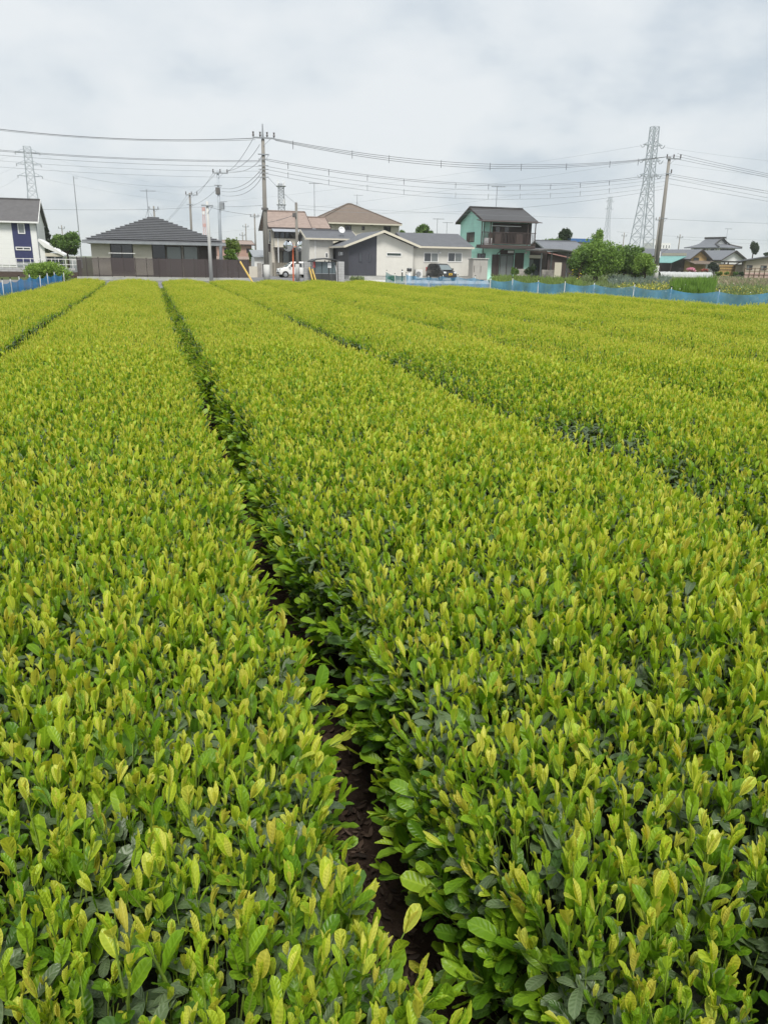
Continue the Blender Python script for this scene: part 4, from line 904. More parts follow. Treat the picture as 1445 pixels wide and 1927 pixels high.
    pts = [(x, C(px_, py_)[1]) for px_, py_, x in ((px2, py2, C(px2, py2)[0]) for px2, py2 in ((1000, 470), (1020, 468.5), (1040, 469), (1060, 472), (1080, 477)))]
    q = pts + [(x, z - .06) for x, z in reversed(pts)]; MB().prism(q, -1.6, 1.4).build('roof_sheet', 'poly_roof', c)
    for i, px_ in enumerate((1018, 1037, 1067)):
        u = C(px_, 490)[0]; MB().box(u - .05, u + .05, -.05, .05, 0, C(px_, 474)[1] - .1).build('post', 'steel', c)
    for v in (-1.5, -.5, .5, 1.35): MB().tube([(x, v, z - .1) for x, z in pts], .035, 4).build('rafter', 'steel', c)
    W = Frame(1055, 88); s = hthing('brown_shed', 'dark shed with red sloping roof behind the carport', 'shed', W); a, b = W(1030, 490)[0], W(1066, 490)[0]; zl, zr_ = W(1040, 478)[1], W(1068, 487)[1]
    MB().prism([(a, 0), (b, 0), (b, zr_), (a, zl)], 0, 4).build('wall', 'brown_metal', s); MB().slab([(a - .2, -.4, zl + .15), (b + .5, -.4, zr_ + .1), (b + .5, 4, zr_ + .5), (a - .2, 4, zl + .6)], .1).build('roof', 'roof_red', s); MB().box(W(1043, 500)[0], W(1056, 500)[0], -.05, -.003, .3, W(1050, 494)[1]).build('door', 'ivory', s)
    K = Frame(1062, 104); k = hthing('tiled_outbuilding', 'low outbuilding with grey tiled roof behind the carport', 'house', K); a, b = K(1030, 470)[0], K(1100, 470)[0]; ze, zr_ = K(1060, 471)[1], K(1060, 454, 3)[1]
    MB().box(a, b, 0, 6, 0, ze).build('wall', 'dark_brown', k); gable_u(k, a, b, 0, 6, ze + .1, zr_, 'roof_greyblue', .16, .3, .4, 'steel'); window(k, a + 1, a + 2.6, 1, 2, 0)
    Q = Frame(1092, 150); k = hthing('blue_roofed_building', 'distant low building with blue roof edge behind the grey tiled roof', 'building', Q); a, b = Q(1075, 450)[0], Q(1118, 450)[0]; z = Q(1090, 449)[1]; MB().box(a, b, 0, 6, 0, z - .6).build('wall', 'tan_wall', k); MB().box(a - .3, b + .3, -.3, 6.3, z - .598, z).build('parapet', 'blue_paint', k)
mint_house()
# ------------------------------------------------------------------ far right farm houses
def far_houses():
    RZF = radians(28)
    def gablehouse(px, D, name, label, wallm, roofm, gx, gr, ye, yr, dl, rz=RZF, z0=0.0, trim='dark_brown'):
        """gable end facing right-front between px gx..gr; the long eave side runs back to the left over dl metres"""
        F = Frame(px, D, rz); t = hthing(name, label, 'house', F); a, b = F(gx, (ye + 505) / 2)[0], F(gr, (ye + 505) / 2)[0]; ze = F(gx, ye)[1]; zr = F((gx + gr) / 2, yr)[1]
        MB().prism([(a, 0), (b, 0), (b, ze), ((a + b) / 2, zr - .25), (a, ze)], 0, dl).build('wall', wallm, t)
        gable_v(t, a, b, 0, dl, ze + .1, zr, roofm, None, .2, .9, .7, trim); return t, F, a, b, ze
    t, F, a, b, ze = gablehouse(1312, 165, 'ochre_house', 'ochre farmhouse with grey roof and teal lean-to roof, right of leaning pole', 'ochre_wall', 'roof_greyblue', 1298, 1328, 483, 469, 8)
    window(t, F(1304, 490)[0], F(1314, 490)[0], F(1309, 495)[1], F(1309, 485)[1], 0, 2, 'dark_brown', ('glass_dark',), .1)
    MB().slab([(a - 1, -2.0, 2.2), (b + 1.5, -2.0, 2.2), (b + 1.5, -.01, 2.8), (a - 1, -.01, 2.8)], .12).build('porch_roof', 'roof_brown', t)
    MB().slab([(a - 4.2, 1.0, 2.3), (a - .05, 1.0, 3.6), (a - .05, 7.8, 3.6), (a - 4.2, 7.8, 2.3)], .1).build('teal_roof', 'roof_teal', t)
    for v in (1.2, 3.8, 6.4): MB().box(a - 4.1, a - 3.95, v - .07, v + .07, 0, 2.2).build('post', 'dark_brown', t)
    MB().box(a - .6, a - .05, 1.4, 7.6, 0, 2.9).build('dark_store', 'dark_brown', t)
    MB().box(a - .04, a - .005, 1.2, 7.7, 3.7, 4.2).build('timber_band', 'tan_wall', t)
    t, F, a, b, ze = gablehouse(1380, 170, 'white_house', 'white plastered farmhouse with grey gabled roof behind the bamboo fence', 'white_paint', 'roof_greyblue', 1356, 1396, 486, 471, 9)
    MB().box(a, b, -.06, -.004, ze - .75, ze - .5).build('dark_belt', 'dark_brown', t)
    for x in (1361, 1368): window(t, F(x, 495)[0], F(x + 2.6, 495)[0], F(x, 497)[1], F(x, 493.5)[1], 0, 1, 'dark_brown', ('glass_dark',), .06)
    t, F, a, b, ze = gablehouse(1250, 175, 'small_tiled_house', 'small brown house with grey tiled roof directly behind the leaning pole', 'tan_wall', 'roof_greyblue', 1241, 1254, 476, 468, 7)
    # temple-like hip and gable roof
    F = Frame(1350, 185, RZF); t = hthing('irimoya_house', 'large white house with sweeping grey hip-and-gable tiled roof', 'house', F)
    e0, e1 = F(1352, 465)[0], F(1396, 465)[0]; ze = F(1352, 465)[1]; zr = F(1372, 448)[1]; dl = 10.0; um = (e0 + e1) / 2; w = e1 - e0
    MB().box(e0 + 1.2, e1 - 1.2, .9, dl - 1, 0, ze + .1).build('wall', 'white_wall', t)
    def prof(s): return ze + (zr - ze) * (s ** 1.25)
    r = MB(); n = 8; g = .62                     # upper gabled part begins at share g of the height
    for sg in (-1, 1):
        for i in range(n):
            s0, s1 = i / n, (i + 1) / n; x0, x1 = um + sg * w / 2 * (1 - s0), um + sg * w / 2 * (1 - s1)
            f0 = 0 + 2.6 * min(s0, .45) / .45; f1 = 0 + 2.6 * min(s1, .45) / .45
            q = [(x0, f0, prof(s0)), (x1, f1, prof(s1)), (x1, dl - f1, prof(s1)), (x0, dl - f0, prof(s0))]
            r.slab(q if sg < 0 else q[::-1], .22)
    for i in range(4):
        s0, s1 = .45 * i / 4, .45 * (i + 1) / 4
        r.slab([(um - w / 2 * (1 - s0), 2.6 * s0 / .45, prof(s0) + .003), (um + w / 2 * (1 - s0), 2.6 * s0 / .45, prof(s0) + .003), (um + w / 2 * (1 - s1), 2.6 * s1 / .45, prof(s1) + .003), (um - w / 2 * (1 - s1), 2.6 * s1 / .45, prof(s1) + .003)], .2)
    ro = r.build('roof', 'roof_greyblue', t)
    zg = prof(.45); MB().prism([(um - w / 2 * .5, zg), (um + w / 2 * .5, zg), (um, zr - .3)], 2.9, 3.1).build('gable_face', 'white_paint', ro)
    MB().box(um - .2, um + .2, 1.7, dl - 2.4, zr - .05, zr + .32).build('ridge_cap', 'roof_tile_dark', ro)
    for sg in (-1, 1): MB().tube([(um + sg * w / 2 * (1 - s), max(1.7, 2.6 * min(s, .45) / .45) - .1, prof(s) + .12) for s in (.42, .6, .8, 1.0)], .16, 5).build('verge_ridge', 'roof_tile_dark', ro); MB().tube([(um + sg * w / 2 * (1 - s), 2.6 * s / .45, prof(s) + .12) for s in (0, .15, .3, .45)], .16, 5).build('hip_ridge', 'roof_tile_dark', ro)
    for i in range(4): x = e0 + 1.6 + (w - 4.2) * i / 3; window(t, x, x + 1.2, ze - 1.6, ze - .3, .9, 2, 'dark_brown', ('glass_dark', 'glass_mid'), .1)
    for i in range(3): v = 1.6 + i * 2.4; window(t, -v - 1.6, -v, ze - 1.5, ze - .3, 0, 2, 'dark_brown', ('glass_dark', 'paper'), .1, leftwall(e0 + 1.2))
    # house at the right edge
    F = Frame(1420, 150, radians(-20)); t = hthing('beige_farmhouse', 'beige house with low grey roof at the right edge', 'house', F); a, b = F(1402, 495)[0], F(1475, 495)[0]; ze = F(1402, 489)[1]; zr = F(1475, 476)[1]
    MB().prism([(a, 0), (b, 0), (b, zr - .2), (a, ze - .2)], 0, 10).build('wall', 'tan_wall', t); MB().slab([(a - 1.2, -.8, ze - .15), (b, -.8, zr), (b, 10.5, zr), (a - 1.2, 10.5, ze - .15)], .2).build('roof', 'roof_grey', t); MB().slab([(a - 1.6, 5.5, ze - .9), (a - .4, 5.5, ze - .3), (a - .4, 9, ze - .3), (a - 1.6, 9, ze - .9)], .15).build('side_roof', 'roof_brown', t)
    MB().box(a - 1.2, a - .005, 6, 9, 0, ze - .95).build('annex_wall', 'tan_wall', t)
    for x0, x1 in ((1404, 1415), (1430, 1442)): window(t, F(x0, 503)[0], F(x1, 503)[0], F(1410, 508)[1], F(1410, 499)[1], 0, 2, 'dark_brown', ('glass_curtain', 'glass_dark'), .1)
    # pale block of flats far off behind the leaning pole
    F = Frame(1248, 420); t = hthing('apartment_block', 'hazy white apartment block far behind the leaning pole', 'building', F); a, b = F(1229, 470)[0], F(1260, 470)[0]; z = F(1245, 457)[1]
    MB().box(a, b, 0, 10, 0, z).build('wall', 'white_paint', t); MB().box(a + 2, a + 5, 2, 5, z, z + 2).build('stair_head', 'white_paint', t)
    for i in range(6):
        for r_ in range(2): u = a + (b - a) * (i + .3) / 6; window(t, u, u + (b - a) / 14, z - 2.6 - 3.2 * r_, z - 1.0 - 3.2 * r_, 0, 1, 'paper', ('glass_mid',), .1)
    # bamboo fence, low field fence, plastic tunnel
    F = Frame(1376, 158); t = hthing('bamboo_fence', 'tan bamboo screen fence before the white farmhouse', 'fence', F); a, b = F(1352, 503)[0], F(1401, 503)[0]; z0, z1 = F(1376, 508.5)[1], F(1376, 498)[1]
    n = 12; w = (b - a) / n; bm = MB().box(0, w - .03, 0, .06, .02, z1).mesh('panel'); bm.materials.append(M('bamboo'))
    for i in range(n): inst('panel', bm, None, t, (a + w * i, 0, 0))
    for z in (z1 * .55, z1 * .8, z1 + .05): MB().tube([(a, -.04, z), (b, -.04, z)], .05, 5).build('rail', 'twig', t)
    F = Frame(1420, 132); t = hthing('field_fence', 'low reddish field fence at the right edge', 'fence', F); a, b = F(1400, 512)[0], F(1475, 512)[0]
    for i in range(9): u = a + (b - a) * i / 8; MB().box(u - .06, u + .06, -.05, .05, 0, 1.6).build('post', 'twig', t)
    for z in (.5, 1.0, 1.45): MB().box(a, b, -.02, .02, z, z + .08).build('rail', 'twig', t)
    MB().box(a, b, .08, .14, 0, .85).build('kickboard', 'plaster_pink', t)
    F = Frame(1286, 128); t = hthing('row_cover_tunnel', 'long low white crop tunnel before the ochre farmhouse', 'tunnel', F, ); a, b = F(1238, 515)[0], F(1335, 515)[0]; h = F(1286, 511.5)[1]
    n = 30; vs = []; fs = []; m = 9
    for i in range(n + 1):
        hh = h * (1 - .06 * (i % 2)) * random.uniform(.96, 1.03)
        for j in range(m + 1): w = pi * j / m; vs.append((a + (b - a) * i / n, -.75 * cos(w), max(0, hh * sin(w) ** .7)))
    for i in range(n):
        for j in range(m): fs.append((i * (m + 1) + j, (i + 1) * (m + 1) + j, (i + 1) * (m + 1) + j + 1, i * (m + 1) + j + 1))
    bq = MB(); bq.add(vs, fs); bq.build('film', 'tunnel_film', t, smooth=True)
    for i in range(0, n + 1, 3): MB().tube([(a + (b - a) * i / n, -.77 * cos(pi * j / 8), (h + .02) * max(0, sin(pi * j / 8)) ** .7) for j in range(9)], .02, 4).build('hoop', 'paper', t)
    # pink roofed house behind the bungalow and other background roofs
    F = Frame(440, 130); t = hthing('brick_house', 'pinkish two-storey house behind the end of the brown fence', 'house', F); a, b = F(409, 470)[0], F(474, 470)[0]; ze = F(440, 460)[1]; zr = F(440, 453, 3.5)[1]
    MB().box(a, b, 0, 7, 0, ze).build('wall', 'brick_pink', t); gable_u(t, a, b, 0, 7, ze + .1, zr, 'roof_pink', .15, .5, .4, 'dark_brown'); 
    for x in (422, 464): window(t, F(x, 470)[0], F(x + 9, 470)[0], F(440, 475)[1], F(440, 467)[1], 0, 2, 'dark_brown', ('glass_dark',), .09)
    MB().slab([(a - .3, -1.4, ze - 2.2), (b + .3, -1.4, ze - 2.2), (b + .3, -.01, ze - 1.8), (a - .3, -.01, ze - 1.8)], .1).build('lower_roof', 'roof_pink', t)
far_houses()

# ------------------------------------------------------------------ rubbish shelter, mirrors, guards, block pillars
def street_things():
    F = Frame(612, 64.5); t = hthing('rubbish_shelter', 'dark weathered steel and glass rubbish shelter beside the yellow guy guards', 'shelter', F)
    a, b = F(592, 515)[0], F(633, 515)[0]; zt = F(612, 490)[1]; zr = F(612, 485.5)[1]; d = 1.5
    for u in (a, (a + b) / 2 + .25, b - .06):
        for v in (0, d): MB().box(u, u + .06, v - .03, v + .03, 0, zt).build('post', 'smoke_steel', t)
    pts = [(a - .25, zt - .06), (a + .1, zt + .10), ((a + b) / 2, zr), (b - .2, zt + .12), (b + .2, zt + .02)]
    MB().prism(pts + [(x, z - .09) for x, z in reversed(pts)], -.35, d + .2).build('roof', 'smoke_steel', t)
    m = (a + b) / 2 + .25
    for x0, x1 in ((a + .062, m - .003), (m + .063, b - .063)):
        n = 2; w = (x1 - x0) / n
        for i in range(n):
            MB().box(x0 + w * i + .02, x0 + w * (i + 1) - .02, -.012, .012, .68, zt - .12).build('pane', 'shelter_glass', t)
            MB().box(x0 + w * i + .01, x0 + w * (i + 1) - .01, -.016, .016, .12, .64).build('kick_panel', 'smoke_steel', t)
        MB().box(x0, x1, -.02, .02, .642, .678).build('rail', 'steel', t)
    MB().box(a + .062, b - .062, d - .02, d, .1, zt - .1).build('back_panel', 'smoke_steel', t); MB().box(b - .03, b - .005, .035, d - .035, .1, zt - .1).build('side_panel', 'smoke_steel', t); MB().box(a + .01, a + .035, .035, d - .035, .6, zt - .1).build('side_panel', 'shelter_glass', t)
    MB().tube([(b + .02, -.1, .02), (b - .02, -.12, .8), (b - .1, -.06, 1.3)], .02, 5).build('hose', 'paper', t)
    p0, p1 = F(617, 499, -.05), F(623.5, 499, -.05); s = hthing('notice_sheet', 'white paper notice on the rubbish shelter glass', 'notice', F); MB().box(p0[0], p1[0], -.04, -.02, F(620, 504)[1], F(620, 494.5)[1]).build('sheet', 'paper', s)
    lg = MB()
    for i in range(5): lg.box(p0[0] + .04, p1[0] - .05 - .03 * (i % 2), -.044, -.041, F(620, 496 + 1.5 * i)[1] - .012, F(620, 496 + 1.5 * i)[1]); 
    lg.build('text_lines', 'cable_grey', s)
    q = F(591, 498, -.1); s = hthing('red_sign', 'small red sign on the left side of the rubbish shelter', 'sign', F); MB().box(q[0] - .1, q[0] + .1, -.10, -.07, q[1] - .22, q[1] + .22).build('plate', 'red_paint', s, .02); MB().box(q[0] - .06, q[0] - .04, -.115, -.101, q[1] - .15, q[1] + .15).build('stripe', 'paper', s)
    for lab, x0, x1, yt in (('pale concrete block pillar left of the rubbish shelter', 573, 587, 492), ('pale concrete block pillar right of the rubbish shelter', 636.5, 648, 492)):
        B = Frame((x0 + x1) / 2, 66.3); w = hthing('block_pillar', lab, 'wall', B, 'block pillars by the shelter'); a, c = B(x0, 510)[0], B(x1, 510)[0]; zt = B(x0, yt)[1]; nr = 8; h = zt / nr
        for r in range(nr):
            cut = [a, a + (c - a) * (.62 if r % 2 else .38), c]
            for i in range(2): MB().box(cut[i] + .006, cut[i + 1] - .006, random.uniform(-.012, .0), .40, h * r + .006, h * (r + 1) - .006).build('block', 'block', w)
        MB().box(a + .02, c - .02, .02, .38, 0, zt - .02).build('mortar', 'old_block', w)
    B = Frame(590, 67.5); w = hthing('block_screen', 'weathered grey block wall behind the rubbish shelter', 'wall', B); a, c = B(586.5, 505)[0], B(637, 505)[0]; zt = B(600, 492)[1]; nn = 7; bw = (c - a) / nn
    for r in range(8):
        for i in range(nn): MB().box(a + bw * i + .006, a + bw * (i + 1) - .006, 0, .14, zt * r / 8 + .006, zt * (r + 1) / 8 - .006).build('block', 'old_block', w)
    # traffic mirrors on an orange post
    F = Frame(552, 64); t = hthing('traffic_mirror', 'orange post with two round convex traffic mirrors by the side road', 'mirror', F); zt = F(551, 458)[1]
    MB().tube([(0, 0, 0), (0, 0, zt)], .055, 10).build('post', 'orange_post', t)
    for sx, nrm, px_ in ((-1, (-.55, -.83, -.1), 542), (1, (.72, -.6, -.1), 565)):
        u, z = F(px_, 463, -.2); MB().tube([(0, 0, z - .08), (u * .8, -.08, z - .02)], .025, 6).build('arm', 'orange_post', t)
        m = MB().disc((u, -.2, z), nrm, .40, .05, 28, .09).build('mirror', 'mirror', t, smooth=True)
        MB().disc((u - nrm[0] * .052, -.2 - nrm[1] * .052, z), nrm, .425, .03, 28, 0).build('rim', 'steel', m); MB().box(u - .12, u + .12, -.42, -.15, z + .40, z + .44).build('hood', 'dark_brown', m)
    # yellow guards on the stay wires
    for lab, (x0, y0), (x1, y1), D, top in (('leaning yellow guard on the stay wire before the brown fence end', (476, 531), (452, 492), 59.5, (494, 300)), ('left yellow guard on a stay wire before the rubbish shelter', (589.5, 532), (582, 503), 62.5, (558, 405)), ('right yellow guard on a stay wire before the rubbish shelter', (595.5, 532), (587.5, 506), 62.7, (560, 420))):
        p = U(x0, y0, D); p.z = 0; q = U(x1, y1, D); t = thing('stay_guard', lab, 'guy guard', p, 0, 'yellow stay wire guards'); q = q - p
        MB().tube([(0, 0, 0), q], .065, 10).build('sleeve', 'yellow_guard', t); MB().tube([q, q * 1.4], .012, 5).build('stay_wire', 'cable_grey', t)
street_things()

def kei_car(label, D, px, rz, paint, plate, name, hgt=1.62):
    p = G(px, D); t = thing(name, label, 'car', p, rz); L, W, H = 3.35, 1.46, hgt      # x forward
    lo = [(-1.66, .30), (-1.62, .95), (1.00, .98), (1.58, .82), (1.67, .55), (1.66, .28)]
    def loft(prof, w0, w1, zs):          # outline in (x,z), width shrinking with height
        n = len(prof); vs = []
        for sg in (-1, 1):
            for x, z in prof: k = min(max((z - zs[0]) / (zs[1] - zs[0]), 0), 1); vs.append((x, sg * (w0 + (w1 - w0) * k) / 2, z))
        return vs, [tuple(range(n)), tuple(range(2 * n - 1, n - 1, -1))] + [(i, i + n, (i + 1) % n + n, (i + 1) % n) for i in range(n)]
    b = MB(); v, f = loft(lo, W, W - .04, (.3, .98)); b.add(v, f); body = b.build('body', paint, t, .07, True)
    cab = [(-1.60, .94), (-1.52, H - .22), (-1.38, H - .04), (-1.0, H), (.20, H - .02), (.42, H - .10), (1.02, .95)]
    b = MB(); v, f = loft(cab, W - .05, W - .34, (.95, H)); b.add(v, f); b.build('cabin', paint, t, .06, True)
    def wy(z): return ((W - .05) + (-.29) * (z - .95) / (H - .95)) / 2 + .006
    for sg in (-1, 1):
        for x0, x1, xt0, xt1 in ((-1.42, -.62, -1.32, -.62), (-.54, .22, -.54, .22), (.28, .82, .28, .40)):
            z0, z1 = 1.0, H - .14; b = MB(); b.add([(x0, sg * wy(z0), z0), (x1, sg * wy(z0), z0), (xt1, sg * wy(z1), z1), (xt0, sg * wy(z1), z1)] + [(x0, sg * (wy(z0) - .03), z0), (x1, sg * (wy(z0) - .03), z0), (xt1, sg * (wy(z1) - .03), z1), (xt0, sg * (wy(z1) - .03), z1)], [(0, 1, 2, 3), (7, 6, 5, 4), (0, 4, 5, 1), (1, 5, 6, 2), (2, 6, 7, 3), (3, 7, 4, 0)]); b.build('side_window', 'glass_dark', t)
        MB().box(.62, .80, sg * (W / 2 + .02), sg * (W / 2 + .16), 1.0, 1.13).build('door_mirror', paint, t, .02)
        MB().box(1.42, 1.64, sg * .42, sg * .69, .66, .84).build('headlight', 'lamp_clear', t, .05); MB().box(-1.67, -1.60, sg * .58, sg * .70, .8, 1.2).build('tail_light', 'red_paint', t)
        for x in (-1.12, 1.12):
            w = MB().tube([(x, sg * (W / 2 - .16), .28), (x, sg * (W / 2 + .005), .28)], .28, 20).build('wheel', 'tyre', t); MB().disc((x, sg * (W / 2 + .008), .28), (0, sg, 0), .185, .02, 18, .02).build('rim', 'alloy', w)
            MB().tube([(x, sg * (W / 2 - .03), .30), (x, sg * (W / 2 + .001), .30)], .325, 20).build('wheel_arch', 'tyre', t)
        for x in (-.58, .25): MB().box(x - .006, x + .006, sg * (W / 2 - .02), sg * (W / 2 + .003), .38, .95).build('door_gap', 'tyre', t)
    z0, z1 = 1.0, H - .13; xa, xb = 1.00, .46; b = MB(); b.add([(xa, -.60, z0), (xa, .60, z0), (xb, .50, z1), (xb, -.50, z1), (xa - .05, -.60, z0), (xa - .05, .60, z0), (xb - .05, .50, z1), (xb - .05, -.50, z1)], [(0, 1, 2, 3), (7, 6, 5, 4), (0, 4, 5, 1), (1, 5, 6, 2), (2, 6, 7, 3), (3, 7, 4, 0)]); b.build('windscreen', 'windscreen', t)
    MB().box(1.60, 1.675, -.5, .5, .40, .50).build('grille', 'tyre', t); MB().box(1.0, 1.4, -.45, .45, .93, .955).build('bonnet_panel', paint, t)
    pl = MB().box(1.68, 1.70, -.17, .17, .52, .70).build('number_plate', plate, t); lg = MB(); lg.box(1.701, 1.704, -.12, .12, .55, .62).box(1.701, 1.704, -.06, .07, .645, .68); lg.build('plate_marks', 'plate_ink', pl)
    return t
kei_car('small black boxy car with yellow plate parked before the pale house', 76.5, 830, radians(-62), 'car_black', 'plate_yellow', 'parked_car', 1.55)
kei_car('small white car parked beside the orange mirror post', 78, 555, radians(180 + 22), 'car_white', 'paper', 'parked_car', 1.5)

# ------------------------------------------------------------------ poles, towers, wires
def bars(mb, segs, r): 
    for a, b in segs: mb.tube([a, b], r, 4, True)
def pole(name, label, base, top, r0, r1, m='pole_concrete', arms=(), sleeve=None, spire=None, group=None, extras=None):
    t = thing(name, label, 'pole', base, 0, group); tp = Vector(top) - Vector(base)
    MB().tube([(0, 0, 0), tp * .5, tp], [r0, (r0 + r1) / 2, r1], 12).build('shaft', m, t, smooth=True)
    for (h, l, rr, n, az, th) in arms:           # height above base, left reach, right reach, insulators, azimuth, thickness
        c = tp * (h / tp.z); d = Vector((cos(az), sin(az), 0)); w = Vector((-sin(az), cos(az), 0))
        q = c + w * -(r1 + .03); b = MB(); e0, e1 = q - d * l, q + d * rr
        b.add([e0 + w * s * th + Vector((0, 0, z * th)) for s, z in ((-1, -1), (1, -1), (1, 1), (-1, 1))] + [e1 + w * s * th + Vector((0, 0, z * th)) for s, z in ((-1, -1), (1, -1), (1, 1), (-1, 1))], [(0, 1, 2, 3), (7, 6, 5, 4), (0, 4, 5, 1), (1, 5, 6, 2), (2, 6, 7, 3), (3, 7, 4, 0)])
        a = b.build('crossarm', 'steel' if m != 'pole_dark' else 'pole_dark', t)
        MB().tube([c - Vector((0, 0, .55)) + w * -r1, q + d * min(rr, .6)], .02, 4).build('brace', 'steel', a)
        for i in range(n):
            k = e0.lerp(e1, (i + .08) / max(n - .84, .2)) if n > 1 else e1
            MB().tube([k + Vector((0, 0, th)), k + Vector((0, 0, th + .12)), k + Vector((0, 0, th + .2)), k + Vector((0, 0, th + .34))], [.03, .085, .05, .075], 8).build('insulator', 'porcelain', a)
    if sleeve: MB().tube([tp * (.002), tp * (sleeve / tp.z)], r0 + .035, 12).build('lower_sleeve', 'pole_pale', t, smooth=True)
    if spire: MB().tube([tp - Vector((0, 0, .2)), tp + Vector((0, 0, spire))], [r1 * .8, .035], 8).build('earth_spire', 'steel', t)
    return t, tp
def zat(px, py, D): return U(px, py, D).z
def poles():
    b = G(502, 62.5); D = 62.5; tp = Vector((b.x, D, zat(496, 262, D)))
    t, v = pole('utility_pole', 'tall concrete utility pole with spire top, left of the beige tiled house', b, tp, .21, .12, arms=((v0 := zat(496, 260, D), .75, .85, 4, .25, .05), (zat(496, 291, D), .4, .4, 0, .25, .04)), sleeve=zat(500, 498, D), spire=zat(496, 233, D) - tp.z)
    for i, y in enumerate((300, 312, 319, 326, 334)):
        z = zat(497, y, D); MB().tube([(-.35, -.2, z), (.38, -.2, z)], .03, 5).build('cable_bracket', 'steel', t)
    MB().box(-.22, .22, -.25, .25, zat(498, 395, D), zat(498, 391, D)).build('band', 'pole_dark', t)
    D = 92; b = G(417, D); t, v = pole('utility_pole', 'utility pole with grey transformer box behind the bungalow roof', b, (b.x + .1, D, zat(411, 321, D)), .2, .13, 'steel_blue', ((zat(411, 326, D) , .55, 1.1, 3, .1, .05), (zat(411, 349, D), .45, .4, 0, .1, .04)))
    p = Vector(b); MB().box(.15, .62, -.3, .3, zat(416, 394, D), zat(416, 381, D)).build('transformer', 'steel', t); MB().box(-.2, .22, -.24, .24, zat(412, 366, D), zat(412, 353, D)).build('cable_box', 'pole_dark', t); MB().box(-.1, 1.0, -.05, .05, zat(416, 380, D), zat(416, 379, D)).build('transformer_arm', 'steel', t)
    D = 106; b = G(364, D); pole('utility_pole', 'slim utility pole left of the transformer pole, behind the bungalow', b, (b.x + .1, D, zat(359, 363, D)), .18, .12, 'pole_concrete', ((zat(359, 367, D), .5, 1.0, 3, .1, .05), (zat(359, 385, D), .4, .35, 0, .1, .04)))
    D = 59.4; b = G(397, D); pole('service_pole', 'slender pale pole with dark T-arm in front of the brown fence', b, (b.x - .02, D, zat(390, 379, D)), .145, .085, 'pole_pale', ((zat(390, 387, D), .42, .42, 0, .1, .045),))
    D = 65.5; b = G(560, D); t, v = pole('service_pole', 'brown-grey pole with pale base behind the orange mirror post', b, (b.x - .02, D, zat(557, 381, D)), .14, .10, 'pole_concrete', (), sleeve=zat(560, 497, D)); MB().box(-.3, .0, -.2, .1, zat(557, 409, D), zat(557, 401, D)).build('junction_box', 'pole_dark', t)
    for px_, y0, D, lab in ((482.5, 402, 150, 'distant utility pole with loose wires left of the tiled house'), (465.5, 421, 215, 'far utility pole, taller of the pair above the pinkish house'), (459, 437, 220, 'far utility pole, shorter of the pair above the pinkish house'), (298, 388, 130, 'distant pole top with crossarm right of the bungalow antenna'), (125, 424, 200, 'distant pole above the round tree at left'), (1229, 408, 150, 'distant dark pole close left of the leaning pole'), (1271, 441, 210, 'distant pole between leaning pole and temple-like roof'), (1167, 438, 230, 'distant pole left of the big steel pylon')):
        b = G(px_, D); pole('distant_pole', lab, b, (b.x, D, zat(px_, y0, D)), .17, .12, 'pole_concrete', ((zat(px_, y0 + 6, D), .8, .8, 2, .1, .06),))
    D = 84; b = G(1234.5, D); tp = U(1259, 296, D); t, v = pole('utility_pole', 'tall leaning concrete utility pole right of the big steel pylon', b, tp, .24, .14, 'pole_concrete', ((tp.z - .15, .35, 1.1, 3, .0, .05), (zat(1255, 327, D), .25, .3, 1, 0, .04), (zat(1247, 411, D), .2, .45, 0, 0, .03)), sleeve=zat(1237, 500, D)); MB().box(.08, .16, -.27, -.2, zat(1240, 485, D), zat(1240, 473, D)).build('number_plate', 'paper', t)
    D = 118; p = U(149, 437, D); q = U(138.5, 331, D); t = thing('antenna_mast', 'tall thin bare mast left of the bungalow roof', 'mast', (p.x, D, 0)); MB().tube([(0, 0, 0), (q.x - p.x, 0, q.z)], [.09, .05], 6).build('shaft', 'steel', t); MB().box(q.x - p.x, q.x - p.x + .6, -.02, .02, q.z - .3, q.z - .25).build('top_arm', 'steel', t)
poles()
